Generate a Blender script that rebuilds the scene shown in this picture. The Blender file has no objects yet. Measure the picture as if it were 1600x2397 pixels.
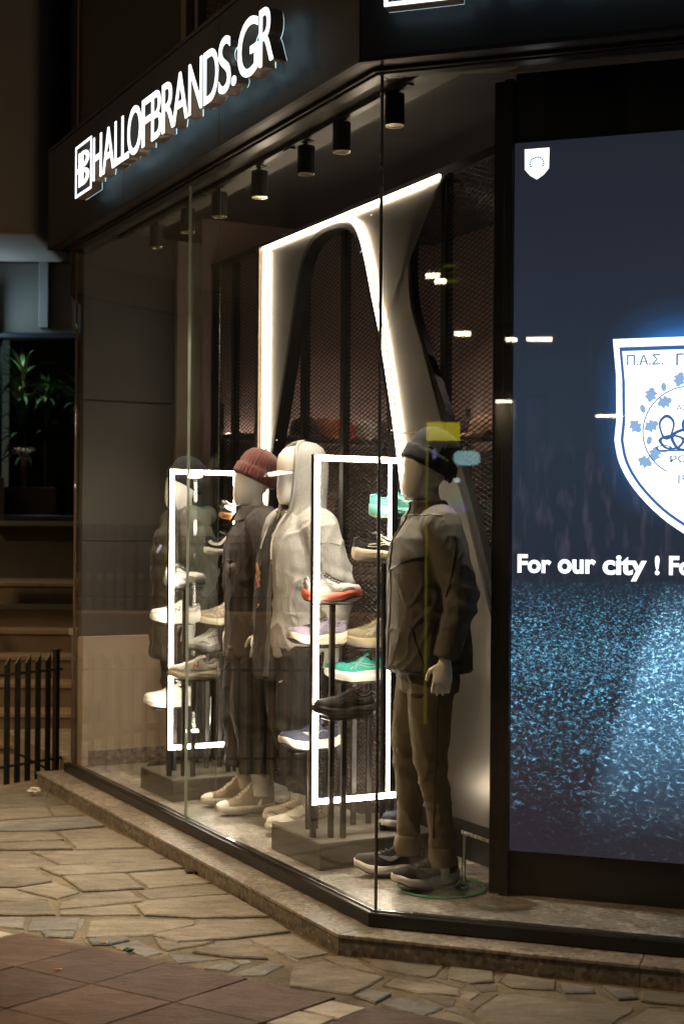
import bpy, bmesh, math, random
from mathutils import Vector, Matrix, Euler, noise
from mathutils.bvhtree import BVHTree

random.seed(7)
SC = bpy.context.scene
COL = SC.collection

# ------------------------------------------------------------------ camera
CAM_Z = 1.58
FPX = 3333.0            # focal length in pixels of a 1600 px wide picture
ROLL = math.radians(0.45)
SHIFT = 51.5
cam_data = bpy.data.cameras.new('camera')
cam = bpy.data.objects.new('camera', cam_data)
COL.objects.link(cam)
cam_data.sensor_fit = 'HORIZONTAL'
cam_data.sensor_width = 36.0
cam_data.lens = 36.0 * FPX / 1600.0
cam_data.shift_y = SHIFT / 1600.0
cam_data.clip_end = 400.0
cr, sr = math.cos(ROLL), math.sin(ROLL)
cam.matrix_world = Matrix(((cr, -sr, 0, 0), (0, 0, -1, 0), (sr, cr, 0, CAM_Z), (0, 0, 0, 1)))
cam_data.dof.use_dof = True
cam_data.dof.focus_distance = 6.3
cam_data.dof.aperture_fstop = 4.5
SC.camera = cam

# ------------------------------------------------------------------ world, moon-weak sun, exposure
world = bpy.data.worlds.new('World'); SC.world = world
world.use_nodes = True
wn = world.node_tree.nodes; wl = world.node_tree.links
sky = wn.new('ShaderNodeTexSky'); sky.sky_type = 'NISHITA'; sky.sun_disc = False
sky.sun_elevation = math.radians(12.0); sky.sun_rotation = math.radians(200)
wn['Background'].inputs['Strength'].default_value = 0.007
wl.new(sky.outputs[0], wn['Background'].inputs['Color'])
sun_d = bpy.data.lights.new('sun', 'SUN'); sun_d.energy = 0.012; sun_d.angle = math.radians(12); sun_d.color = (1, .9, .78)
sun = bpy.data.objects.new('sun', sun_d); COL.objects.link(sun)
sun.rotation_euler = (math.radians(40), 0, math.radians(20))
SC.view_settings.view_transform = 'Standard'
SC.view_settings.look = 'None'
SC.view_settings.exposure = 0.0
SC.view_settings.gamma = 1.0
SC.view_settings.use_curve_mapping = False
SC.cycles.use_denoising = True
SC.cycles.max_bounces = 7
SC.cycles.use_adaptive_sampling = True
SC.cycles.adaptive_threshold = 0.02
SC.cycles.diffuse_bounces = 3
SC.cycles.glossy_bounces = 4
SC.cycles.transparent_max_bounces = 24
SC.cycles.sample_clamp_indirect = 4.0
SC.cycles.caustics_reflective = False
SC.cycles.caustics_refractive = False

# ------------------------------------------------------------------ frames of the two shop fronts
C0 = Vector((.145, 5.49, 0))
UA = Vector((.469, -.883, 0)).normalized(); VA = Vector((.883, .469, 0)).normalized()
UB = Vector((.949, -.316, 0)).normalized(); VB = Vector((.316, .949, 0)).normalized()
ROT_A = math.atan2(UA.y, UA.x); ROT_B = math.atan2(UB.y, UB.x)
FLOOR = .125
def WA(u, v, z=0): return C0 + UA * u + VA * v + Vector((0, 0, z))
def WB(u, v, z=0): return C0 + UB * u + VB * v + Vector((0, 0, z))
def toA(p): r = p - C0; return Vector((r.dot(UA), r.dot(VA), p.z))
def toB(p): r = p - C0; return Vector((r.dot(UB), r.dot(VB), p.z))
def ray(x, y):                      # survey helper: direction of a sight line from the tripod
    cx = (x - 800) / FPX; cy = -(y - 1198.5 - SHIFT) / FPX
    return Vector((cx * cr - cy * sr, 1, cx * sr + cy * cr))
EYE = Vector((0, 0, CAM_Z))
def on_z(x, y, z): d = ray(x, y); return EYE + d * ((z - CAM_Z) / d.z)
def on_pl(x, y, p, n): d = ray(x, y); return EYE + d * ((p - EYE).dot(n) / d.dot(n))
def atv(x, y, v): return toA(on_pl(x, y, WA(0, v), VA))
def atu(x, y, u): return toA(on_pl(x, y, WA(u, 0), UA))
def atB(x, y, v): return toB(on_pl(x, y, WB(0, v), VB))

# ------------------------------------------------------------------ materials
MATS = {}
def srgb(h):
    h = h.lstrip('#'); c = [int(h[i:i+2], 16) / 255 for i in (0, 2, 4)]
    return tuple(x / 12.92 if x <= .04045 else ((x + .055) / 1.055) ** 2.4 for x in c)
def mat(name, col, rough=.6, metal=0., var=.12, scale=20., bump=0., bscale=60., stretch=(1, 1, 1), spec=.5, coat=0., sheen=0., col2=None, detail=4., wrinkle=0.):
    if name in MATS: return MATS[name]
    if isinstance(col, str): col = srgb(col)
    m = bpy.data.materials.new(name); m.use_nodes = True
    nt = m.node_tree; n = nt.nodes; l = nt.links
    b = n['Principled BSDF']
    b.inputs['Roughness'].default_value = rough; b.inputs['Metallic'].default_value = metal
    b.inputs['Specular IOR Level'].default_value = spec
    b.inputs['Coat Weight'].default_value = coat
    b.inputs['Sheen Weight'].default_value = sheen
    tc = n.new('ShaderNodeTexCoord'); mp = n.new('ShaderNodeMapping')
    mp.inputs['Scale'].default_value = stretch
    l.new(tc.outputs['Object'], mp.inputs[0])
    if var > 0 or col2:
        nz = n.new('ShaderNodeTexNoise'); nz.inputs['Scale'].default_value = scale; nz.inputs['Detail'].default_value = detail
        nz.inputs['Roughness'].default_value = .62
        l.new(mp.outputs[0], nz.inputs['Vector'])
        rp = n.new('ShaderNodeValToRGB')
        if col2:
            if isinstance(col2, str): col2 = srgb(col2)
            c1, c2 = col, col2
        else:
            c1 = tuple(c * (1 - var) for c in col); c2 = tuple(min(1, c * (1 + var)) for c in col)
        rp.color_ramp.elements[0].position = .3; rp.color_ramp.elements[1].position = .7
        rp.color_ramp.elements[0].color = (*c1, 1); rp.color_ramp.elements[1].color = (*c2, 1)
        l.new(nz.outputs['Fac'], rp.inputs[0]); l.new(rp.outputs[0], b.inputs['Base Color'])
        mr = n.new('ShaderNodeMapRange'); mr.inputs[3].default_value = max(.03, rough - .08); mr.inputs[4].default_value = min(1, rough + .08)
        l.new(nz.outputs['Fac'], mr.inputs[0]); l.new(mr.outputs[0], b.inputs['Roughness'])
    else:
        b.inputs['Base Color'].default_value = (*col, 1)
    if bump > 0:
        nb = n.new('ShaderNodeTexNoise'); nb.inputs['Scale'].default_value = bscale; nb.inputs['Detail'].default_value = 6
        l.new(mp.outputs[0], nb.inputs['Vector'])
        bp = n.new('ShaderNodeBump'); bp.inputs['Strength'].default_value = bump; bp.inputs['Distance'].default_value = .01
        l.new(nb.outputs['Fac'], bp.inputs['Height']); l.new(bp.outputs[0], b.inputs['Normal'])
        if wrinkle > 0:
            wr = n.new('ShaderNodeTexNoise'); wr.inputs['Scale'].default_value = 11; wr.inputs['Detail'].default_value = 5; wr.inputs['Distortion'].default_value = 1.6
            wr.noise_type = 'RIDGED_MULTIFRACTAL' if hasattr(wr, 'noise_type') else wr.noise_type
            mw = n.new('ShaderNodeMapping'); mw.inputs['Scale'].default_value = (1, 1, .55); l.new(tc.outputs['Object'], mw.inputs[0]); l.new(mw.outputs[0], wr.inputs['Vector'])
            bw_ = n.new('ShaderNodeBump'); bw_.inputs['Strength'].default_value = wrinkle; bw_.inputs['Distance'].default_value = .012
            l.new(wr.outputs['Fac'], bw_.inputs['Height']); l.new(bp.outputs[0], bw_.inputs['Normal']); l.new(bw_.outputs[0], b.inputs['Normal'])
    MATS[name] = m
    return m
def emis(name, col, strength):
    if name in MATS: return MATS[name]
    if isinstance(col, str): col = srgb(col)
    m = bpy.data.materials.new(name); m.use_nodes = True
    n = m.node_tree.nodes; l = m.node_tree.links
    for q in list(n):
        if q.type == 'BSDF_PRINCIPLED': n.remove(q)
    e = n.new('ShaderNodeEmission'); e.inputs[0].default_value = (*col, 1); e.inputs[1].default_value = strength
    l.new(e.outputs[0], n['Material Output'].inputs[0])
    MATS[name] = m; return m
def glass_mat(name, tint, f0=.045):
    if name in MATS: return MATS[name]
    m = bpy.data.materials.new(name); m.use_nodes = True
    n = m.node_tree.nodes; l = m.node_tree.links
    n.remove(n['Principled BSDF'])
    lw = n.new('ShaderNodeLayerWeight'); lw.inputs['Blend'].default_value = .5
    pw = n.new('ShaderNodeMath'); pw.operation = 'POWER'; pw.inputs[1].default_value = 5
    ml = n.new('ShaderNodeMath'); ml.operation = 'MULTIPLY_ADD'; ml.inputs[1].default_value = 1 - f0; ml.inputs[2].default_value = f0
    tr = n.new('ShaderNodeBsdfTransparent'); tr.inputs[0].default_value = (*tint, 1)
    gl = n.new('ShaderNodeBsdfGlossy'); gl.inputs['Roughness'].default_value = .012
    mx = n.new('ShaderNodeMixShader')
    l.new(lw.outputs['Facing'], pw.inputs[0]); l.new(pw.outputs[0], ml.inputs[0]); l.new(ml.outputs[0], mx.inputs[0])
    l.new(tr.outputs[0], mx.inputs[1]); l.new(gl.outputs[0], mx.inputs[2]); l.new(mx.outputs[0], n['Material Output'].inputs[0])
    MATS[name] = m; return m

# ------------------------------------------------------------------ mesh helpers
class MB:
    def __init__(s): s.v = []; s.f = []
    def add(s, vs, fs):
        o = len(s.v); s.v += [tuple(p) for p in vs]; s.f += [tuple(i + o for i in f) for f in fs]; return s
    def box(s, x0, x1, y0, y1, z0, z1):
        return s.add([(x0,y0,z0),(x1,y0,z0),(x1,y1,z0),(x0,y1,z0),(x0,y0,z1),(x1,y0,z1),(x1,y1,z1),(x0,y1,z1)],
                     [(0,3,2,1),(4,5,6,7),(0,1,5,4),(1,2,6,5),(2,3,7,6),(3,0,4,7)])
    def bar(s, a, b, w, h, up=(0, 0, 1)):
        a = Vector(a); b = Vector(b); d = (b - a).normalized(); x = d.cross(Vector(up))
        if x.length < 1e-4: x = d.cross(Vector((0, 1, 0)))
        x.normalize(); y = x.cross(d)
        vs = [p + x * (w/2*i) + y * (h/2*j) for p in (a, b) for i, j in ((-1,-1),(1,-1),(1,1),(-1,1))]
        return s.add(vs, [(3,2,1,0),(4,5,6,7),(0,1,5,4),(1,2,6,5),(2,3,7,6),(3,0,4,7)])
    def prism(s, poly, z0, z1):
        n = len(poly)
        return s.add([(p[0], p[1], z0) for p in poly] + [(p[0], p[1], z1) for p in poly],
                     [tuple(reversed(range(n))), tuple(range(n, 2*n))] + [(i, (i+1) % n, n + (i+1) % n, n + i) for i in range(n)])
    def prism_xz(s, poly, y0, y1):
        n = len(poly)
        return s.add([(p[0], y0, p[1]) for p in poly] + [(p[0], y1, p[1]) for p in poly],
                     [tuple(range(n)), tuple(reversed(range(n, 2*n)))] + [((i+1) % n, i, n + i, n + (i+1) % n) for i in range(n)])
    def loft(s, rings, cap0=True, cap1=True, closed=True):
        n = len(rings[0]); vs = [p for r in rings for p in r]; fs = []
        m = n if closed else n - 1
        for a in range(len(rings) - 1):
            for i in range(m):
                j = (i + 1) % n
                fs.append((a*n+i, a*n+j, (a+1)*n+j, (a+1)*n+i))
        if cap0: fs.append(tuple(reversed(range(n))))
        if cap1: fs.append(tuple(range((len(rings)-1)*n, len(rings)*n)))
        return s.add(vs, fs)
    def tube(s, pts, r, n=8, caps=True, flat=1.0):
        pts = [Vector(p) for p in pts]; rings = []
        rr = r if isinstance(r, (list, tuple)) else [r] * len(pts)
        ref = None
        for i, p in enumerate(pts):
            d = (pts[min(i+1, len(pts)-1)] - pts[max(i-1, 0)]).normalized()
            if ref is None:
                ref = Vector((0,0,1)) if abs(d.z) < .9 else Vector((0,1,0))
            x = d.cross(ref)
            if x.length < 1e-4: x = d.cross(Vector((1, 0, 0)))
            x.normalize(); y = x.cross(d).normalized(); ref = y
            rings.append([p + (x * math.cos(2*math.pi*k/n) + y * (flat * math.sin(2*math.pi*k/n))) * rr[i] for k in range(n)])
        return s.loft(rings, caps, caps)
    def lathe(s, prof, n=24, cx=0, cy=0):
        rings = [[(cx + r*math.cos(2*math.pi*k/n), cy + r*math.sin(2*math.pi*k/n), z) for k in range(n)] for r, z in prof]
        return s.loft(rings)
    def ellipsoid(s, c, r, n=20, m=12, rot=None):
        rings = []
        for j in range(1, m):
            t = math.pi * j / m
            rings.append([Vector((r[0]*math.sin(t)*math.cos(2*math.pi*k/n), r[1]*math.sin(t)*math.sin(2*math.pi*k/n), -r[2]*math.cos(t))) for k in range(n)])
        if rot: rings = [[rot @ p for p in q] for q in rings]
        return s.loft([[Vector(c) + p for p in q] for q in rings])
    def build(s, name, m, parent=None, smooth=False, bevel=0., seg=1, angle=40):
        me = bpy.data.meshes.new(name); me.from_pydata(s.v, [], s.f); me.update()
        return finish(name, me, m, parent, smooth, bevel, seg, angle)
def finish(name, me, m, parent=None, smooth=False, bevel=0., seg=1, angle=40, fixn=True):
    bm = bmesh.new(); bm.from_mesh(me)
    if fixn: bmesh.ops.recalc_face_normals(bm, faces=bm.faces)
    if bevel > 0:
        es = [e for e in bm.edges if len(e.link_faces) == 2 and e.calc_face_angle(0) > math.radians(30)]
        bmesh.ops.bevel(bm, geom=es, offset=bevel, segments=seg, profile=.6, affect='EDGES', clamp_overlap=True)
    bm.to_mesh(me); bm.free()
    if smooth:
        me.polygons.foreach_set('use_smooth', [True] * len(me.polygons))
        me.set_sharp_from_angle(angle=math.radians(angle))
    if isinstance(m, str): m = MATS[m]
    me.materials.append(m)
    o = bpy.data.objects.new(name, me); COL.objects.link(o)
    if parent: o.parent = parent
    return o
def tag(o, label=None, cat=None, group=None, kind=None):
    if label: o['label'] = label
    if cat: o['category'] = cat
    if group: o['group'] = group
    if kind: o['kind'] = kind
    return o
def thing(name, label, cat, loc=(0, 0, 0), rotz=0., group=None):
    o = bpy.data.objects.new(name, None); COL.objects.link(o)
    o.empty_display_size = .1
    o.location = loc; o.rotation_euler = (0, 0, rotz)
    return tag(o, label, cat, group)
def share(src, parent, loc=None, rotz=None, scale=None):
    c = src.copy(); COL.objects.link(c); c.parent = parent
    if loc is not None: c.location = loc
    if rotz is not None: c.rotation_euler = (0, 0, rotz)
    if scale is not None: c.scale = scale
    return c
def dup(root, loc=None, rotz=None, label=None):
    r = root.copy(); COL.objects.link(r)
    if loc is not None: r.location = loc
    if rotz is not None: r.rotation_euler = (0, 0, rotz)
    if label: r['label'] = label
    for ch in list(root.children):
        c = ch.copy(); COL.objects.link(c); c.parent = r
        for g in list(ch.children):
            d = g.copy(); COL.objects.link(d); d.parent = c
    return r
def smooth_path(pts, n=6):
    """Catmull-Rom through the points"""
    P = [Vector(p) for p in pts]; out = []
    for i in range(len(P) - 1):
        a = P[max(i-1, 0)]; b = P[i]; c = P[i+1]; d = P[min(i+2, len(P)-1)]
        for k in range(n):
            t = k / n
            out.append(.5 * ((2*b) + (c - a)*t + (2*a - 5*b + 4*c - d)*t*t + (3*b - a - 3*c + d)*t**3))
    out.append(P[-1]); return out
def lerp(a, b, t): return a + (b - a) * t
def interp(tab, x):
    if x <= tab[0][0]: return tab[0][1]
    for (x0, y0), (x1, y1) in zip(tab, tab[1:]):
        if x <= x1:
            t = (x - x0) / (x1 - x0); t = t*t*(3-2*t)
            return y0 + (y1 - y0) * t
    return tab[-1][1]
def text_mesh(s, size=1., offset=0., extrude=0.):
    cu = bpy.data.curves.new('txt', 'FONT'); cu.body = s; cu.size = size; cu.offset = offset; cu.extrude = extrude
    cu.resolution_u = 6
    o = bpy.data.objects.new('txt', cu); COL.objects.link(o)
    dg = bpy.context.evaluated_depsgraph_get()
    me = bpy.data.meshes.new_from_object(o.evaluated_get(dg))
    bpy.data.objects.remove(o); bpy.data.curves.remove(cu)
    return me
def fit_text(me, x0, x1, z0, z1, y0, depth):
    """remap a text mesh (in xy, extruded in z) into the x-z plane, front face at y0, back at y0+depth"""
    xs = [v.co.x for v in me.vertices]; ys = [v.co.y for v in me.vertices]; zs = [v.co.z for v in me.vertices]
    ax, bx, ay, by_, az, bz = min(xs), max(xs), min(ys), max(ys), min(zs), max(zs)
    for v in me.vertices:
        x, y, z = v.co
        f = 0 if bz - az < 1e-6 else (bz - z) / (bz - az)
        v.co = (x0 + (x - ax) / (bx - ax) * (x1 - x0), y0 + f * depth, z0 + (y - ay) / (by_ - ay) * (z1 - z0))
    return me
def remesh_mb(mb, voxel, smooth_it=2):
    """union of closed lofts as one continuous skin"""
    me = bpy.data.meshes.new('tmp'); me.from_pydata(mb.v, [], mb.f); me.update()
    bm = bmesh.new(); bm.from_mesh(me); bmesh.ops.recalc_face_normals(bm, faces=bm.faces); bm.to_mesh(me); bm.free()
    o = bpy.data.objects.new('tmp', me); COL.objects.link(o)
    md = o.modifiers.new('r', 'REMESH'); md.mode = 'VOXEL'; md.voxel_size = voxel; md.adaptivity = 0
    if smooth_it:
        sm = o.modifiers.new('s', 'SMOOTH'); sm.factor = .5; sm.iterations = smooth_it
    dg = bpy.context.evaluated_depsgraph_get()
    out = bpy.data.meshes.new_from_object(o.evaluated_get(dg))
    bpy.data.objects.remove(o); bpy.data.meshes.remove(me)
    return out
def displace(me, fn):
    me.update()
    ns = [v.normal.copy() for v in me.vertices]
    for v, n in zip(me.vertices, ns):
        v.co = v.co + n * fn(v.co, n)
    me.update(); return me
def bvh_of(me): return BVHTree.FromPolygons([v.co.copy() for v in me.vertices], [tuple(p.vertices) for p in me.polygons])
def ribbon_on(bvh, rays, width, thick, name, m, parent, lift=.0015):
    """a thin raised strip laid over a surface; rays = list of (origin, direction)"""
    pts = []
    for o, d in rays:
        h = bvh.ray_cast(Vector(o), Vector(d).normalized())
        if h[0] is not None: pts.append((h[0], h[1]))
    if len(pts) < 2: return None
    rings = []
    for i, (p, n) in enumerate(pts):
        t = (pts[min(i+1, len(pts)-1)][0] - pts[max(i-1, 0)][0])
        if t.length < 1e-6: continue
        t.normalize(); n = n if n.dot(Vector(rays[0][1])) < 0 else -n
        sd = t.cross(n).normalized()
        w = width(i / (len(pts)-1)) if callable(width) else width
        b = p + n * (lift + thick)
        rings.append([p - n*.003 - sd*w/2, p - n*.003 + sd*w/2, b + sd*w*.36, b - sd*w*.36])
    mb = MB(); mb.loft(rings)
    return mb.build(name, m, parent, smooth=True, angle=60)
# ------------------------------------------------------------------ surface materials
def terrazzo(name, base, fleck, dark, rough=.35):
    m = bpy.data.materials.new(name); m.use_nodes = True
    n = m.node_tree.nodes; l = m.node_tree.links; b = n['Principled BSDF']
    g = n.new('ShaderNodeNewGeometry')
    v = n.new('ShaderNodeTexVoronoi'); v.inputs['Scale'].default_value = 55; v.inputs['Randomness'].default_value = 1
    nz = n.new('ShaderNodeTexNoise'); nz.inputs['Scale'].default_value = 9; nz.inputs['Detail'].default_value = 8
    nf = n.new('ShaderNodeTexNoise'); nf.inputs['Scale'].default_value = 70; nf.inputs['Detail'].default_value = 5
    for q in (v, nz, nf): l.new(g.outputs['Position'], q.inputs['Vector'])
    hs = n.new('ShaderNodeSeparateColor'); l.new(v.outputs['Color'], hs.inputs[0])
    r = n.new('ShaderNodeValToRGB'); e = r.color_ramp.elements
    e[0].position = 0; e[0].color = (*dark, 1); e[1].position = 1; e[1].color = (*fleck, 1)
    a = e.new(.35); a.color = (*base, 1); a = e.new(.78); a.color = (*[c * 1.12 for c in base], 1)
    l.new(hs.outputs[0], r.inputs[0])
    r2 = n.new('ShaderNodeValToRGB'); r2.color_ramp.elements[0].color = (.72, .72, .72, 1); r2.color_ramp.elements[1].color = (1.2, 1.17, 1.12, 1)
    r2.color_ramp.elements[0].position = .3; r2.color_ramp.elements[1].position = .72
    l.new(nz.outputs['Fac'], r2.inputs[0])
    mm = n.new('ShaderNodeMix'); mm.data_type = 'RGBA'; mm.blend_type = 'MULTIPLY'; mm.inputs[0].default_value = 1
    l.new(r.outputs[0], mm.inputs[6]); l.new(r2.outputs[0], mm.inputs[7])
    m3 = n.new('ShaderNodeMix'); m3.data_type = 'RGBA'; m3.blend_type = 'OVERLAY'; m3.inputs[0].default_value = .5
    l.new(mm.outputs[2], m3.inputs[6]); l.new(nf.outputs['Color'], m3.inputs[7])
    hsv = n.new('ShaderNodeHueSaturation'); hsv.inputs['Saturation'].default_value = .8
    l.new(m3.outputs[2], hsv.inputs['Color'])
    l.new(hsv.outputs[0], b.inputs['Base Color'])
    mr = n.new('ShaderNodeMapRange'); mr.inputs[3].default_value = rough - .08; mr.inputs[4].default_value = rough + .14
    l.new(nz.outputs['Fac'], mr.inputs[0]); l.new(mr.outputs[0], b.inputs['Roughness'])
    MATS[name] = m; return m
terrazzo('floor_stone', (.25, .225, .185), (.42, .39, .34), (.15, .13, .105), .34)
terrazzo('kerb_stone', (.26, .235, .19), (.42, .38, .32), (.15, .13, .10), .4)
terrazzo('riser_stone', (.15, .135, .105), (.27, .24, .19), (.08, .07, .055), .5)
terrazzo('skirting_stone', (.22, .16, .13), (.36, .29, .24), (.12, .09, .07), .45)
def stone_mat(name, c1, c2, c3, rough=.8, stretch=1., ang=0., spec=.35):
    """cleft flagstone: world-space so no two stones repeat; streaks along the cleft"""
    m = bpy.data.materials.new(name); m.use_nodes = True
    n = m.node_tree.nodes; l = m.node_tree.links; b = n['Principled BSDF']
    g = n.new('ShaderNodeNewGeometry'); oi = n.new('ShaderNodeObjectInfo')
    mp = n.new('ShaderNodeMapping'); mp.inputs['Rotation'].default_value = (0, 0, ang); mp.inputs['Scale'].default_value = (1, stretch, 1)
    l.new(g.outputs['Position'], mp.inputs[0])
    n1 = n.new('ShaderNodeTexNoise'); n1.inputs['Scale'].default_value = 6; n1.inputs['Detail'].default_value = 9; n1.inputs['Roughness'].default_value = .65
    n2 = n.new('ShaderNodeTexNoise'); n2.inputs['Scale'].default_value = 60; n2.inputs['Detail'].default_value = 6; n2.inputs['Roughness'].default_value = .7
    n3 = n.new('ShaderNodeTexNoise'); n3.inputs['Scale'].default_value = 15; n3.inputs['Detail'].default_value = 7; n3.inputs['Distortion'].default_value = .8
    for q in (n1, n2, n3): l.new(mp.outputs[0], q.inputs['Vector'])
    r = n.new('ShaderNodeValToRGB'); e = r.color_ramp.elements
    e[0].position = .33; e[0].color = (*c1, 1); e[1].position = .68; e[1].color = (*c3, 1); a = e.new(.5); a.color = (*c2, 1)
    l.new(n1.outputs['Fac'], r.inputs[0])
    br = n.new('ShaderNodeMapRange'); br.inputs[3].default_value = .78; br.inputs[4].default_value = 1.2
    l.new(oi.outputs['Random'], br.inputs[0])
    m1 = n.new('ShaderNodeVectorMath'); m1.operation = 'SCALE'; l.new(r.outputs[0], m1.inputs[0]); l.new(br.outputs[0], m1.inputs[3])
    sp = n.new('ShaderNodeMapRange'); sp.inputs[1].default_value = .3; sp.inputs[2].default_value = .7; sp.inputs[3].default_value = .72; sp.inputs[4].default_value = 1.22
    l.new(n2.outputs['Fac'], sp.inputs[0])
    m2 = n.new('ShaderNodeVectorMath'); m2.operation = 'SCALE'; l.new(m1.outputs[0], m2.inputs[0]); l.new(sp.outputs[0], m2.inputs[3])
    nd = n.new('ShaderNodeTexNoise'); nd.inputs['Scale'].default_value = 1.7; nd.inputs['Detail'].default_value = 7; nd.inputs['Roughness'].default_value = .7
    l.new(g.outputs['Position'], nd.inputs['Vector'])
    dm = n.new('ShaderNodeMapRange'); dm.inputs[1].default_value = .35; dm.inputs[2].default_value = .62; dm.inputs[3].default_value = .68; dm.inputs[4].default_value = 1.08
    l.new(nd.outputs['Fac'], dm.inputs[0])
    m4_ = n.new('ShaderNodeVectorMath'); m4_.operation = 'SCALE'; l.new(m2.outputs[0], m4_.inputs[0]); l.new(dm.outputs[0], m4_.inputs[3])
    l.new(m4_.outputs[0], b.inputs['Base Color'])
    b.inputs['Roughness'].default_value = rough; b.inputs['Specular IOR Level'].default_value = spec
    ad = n.new('ShaderNodeMath'); ad.operation = 'MULTIPLY_ADD'; ad.inputs[1].default_value = .35
    l.new(n2.outputs['Fac'], ad.inputs[0]); l.new(n3.outputs['Fac'], ad.inputs[2])
    bp = n.new('ShaderNodeBump'); bp.inputs['Strength'].default_value = .75; bp.inputs['Distance'].default_value = .012
    l.new(ad.outputs[0], bp.inputs['Height']); l.new(bp.outputs[0], b.inputs['Normal'])
    MATS[name] = m; return m
stone_mat('stone_warm', (.18, .158, .122), (.245, .218, .172), (.315, .282, .228), .72, 3.0, .12)
stone_mat('stone_grey', (.17, .17, .155), (.235, .232, .215), (.30, .295, .27), .68, 2.4, .3)
stone_mat('stone_red', (.088, .055, .042), (.112, .073, .057), (.15, .102, .083), .62, 2.2, .5)
stone_mat('stone_white', (.55, .50, .43), (.64, .59, .52), (.72, .68, .62), .8, 5.0, .6)
stone_mat('mortar', (.12, .103, .068), (.18, .155, .108), (.245, .208, .15), .95)
mat('black_metal', (.012, .012, .013), .38, .0, .2, 8)
mat('black_rail', (.010, .010, .010), .3, .0, .2, 8)
mat('dark_metal', (.03, .028, .027), .42, .6, .2, 12)
mat('fascia', (.011, .014, .021), .5, .0, .15, 3, bump=.03, bscale=5)
mat('soffit', (.06, .052, .048), .35, .55, .1, 4)
mat('chrome', (.75, .75, .76), .12, 1., .05, 8)
mat('steel', (.48, .46, .43), .34, 1., .12, 40, stretch=(1, 1, .05))
mat('iron', (.012, .011, .011), .5, .2, .3, 30, bump=.1, bscale=90)
mat('plaster_beige', (.40, .32, .235), .85, 0, .10, 2.5, bump=.12, bscale=140)
mat('plaster_grey', (.16, .15, .14), .9, 0, .15, 1.5, bump=.15, bscale=90)
mat('plaster_bay', (.27, .255, .24), .9, 0, .10, 1.2, bump=.1, bscale=90)
mat('dark_panel', (.040, .036, .033), .55, 0, .15, 2, bump=.04, bscale=40)
mat('interior_wall', (.42, .31, .27), .8, 0, .08, 2)
mat('ceiling_light', (.11, .097, .08), .6, 0, .05, 3)
mat('ceiling_dark', (.02, .019, .019), .7, 0, .1, 3)
mat('glass_edge', (.42, .46, .38), .2, 0, .1, 5, spec=.8)
glass_mat('shop_glass', (.96, .968, .962), .045)
glass_mat('fin_glass', (.93, .955, .94), .05)
glass_mat('vitrine_glass', (.84, .88, .86), .004)
emis('led_warm', (1.0, .82, .60), 22.0)
emis('led_frame', (1.0, .86, .68), 46.0)
emis('sign_white', (.93, .98, 1.0), 1.9)
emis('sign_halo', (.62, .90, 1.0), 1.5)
emis('lamp_glow', (1.0, .78, .48), 30.0)

# ------------------------------------------------------------------ polygon tools
def clip(poly, p, n):                        # keep the side where (x-p).n >= 0
    out = []
    for i in range(len(poly)):
        a = poly[i]; b = poly[(i+1) % len(poly)]
        da = (a[0]-p[0])*n[0] + (a[1]-p[1])*n[1]; db = (b[0]-p[0])*n[0] + (b[1]-p[1])*n[1]
        if da >= 0: out.append(a)
        if (da >= 0) != (db >= 0):
            t = da / (da - db); out.append((a[0] + (b[0]-a[0])*t, a[1] + (b[1]-a[1])*t))
    return out
def cor(a, b):                               # corner point at offsets a (front A) and b (front B)
    det = VA.x * VB.y - VA.y * VB.x
    return C0 + Vector(((a*VB.y - b*VA.y) / det, (VA.x*b - VB.x*a) / det, 0))

# ------------------------------------------------------------------ ground
g = MB(); g.box(-40, 40, -30, 60, -.3, -.0085)
ground = tag(g.build('ground', 'mortar'), 'sandy mossy mortar bed under the paving', kind='structure')
def stone(poly, name, m, top=.0, jit=.004, step=.045, inset=.006):
    pts = []
    for i in range(len(poly)):
        a = Vector((poly[i][0], poly[i][1])); b = Vector((poly[(i+1) % len(poly)][0], poly[(i+1) % len(poly)][1]))
        k = max(1, min(7, int((b - a).length / step))); d = (b - a)
        nn = Vector((-d.y, d.x)).normalized() if d.length > 0 else Vector((0, 0))
        for q in range(k):
            t = q / k
            p = a + d * t + (nn * random.uniform(-jit, jit) if q else Vector((0, 0)))
            pts.append(p)
    c = sum(pts, Vector((0, 0))) / len(pts)
    tx, ty = random.uniform(-.006, .006), random.uniform(-.006, .006)
    def zt(p): return top + (p.x - c.x) * tx + (p.y - c.y) * ty
    r0 = [(p.x, p.y, -.02) for p in pts]; r1 = [(p.x, p.y, zt(p) - .005) for p in pts]
    r2 = []
    for p in pts:
        d = c - p; L = d.length
        q = p + d * min(.5, inset * random.uniform(.6, 1.5) / max(L, 1e-4)); r2.append((q.x, q.y, zt(q)))
    mb = MB(); mb.loft([r0, r1, r2], cap0=False)
    return mb.build(name, m, ground)
def Z5(p): return on_z(p[0]*.574, 1850 + p[1]*.574, 0)
def Z6(p): return on_z(700 + p[0]*.574, 1950 + p[1]*.574, 0)
W_, G_ = 'stone_warm', 'stone_grey'
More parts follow.
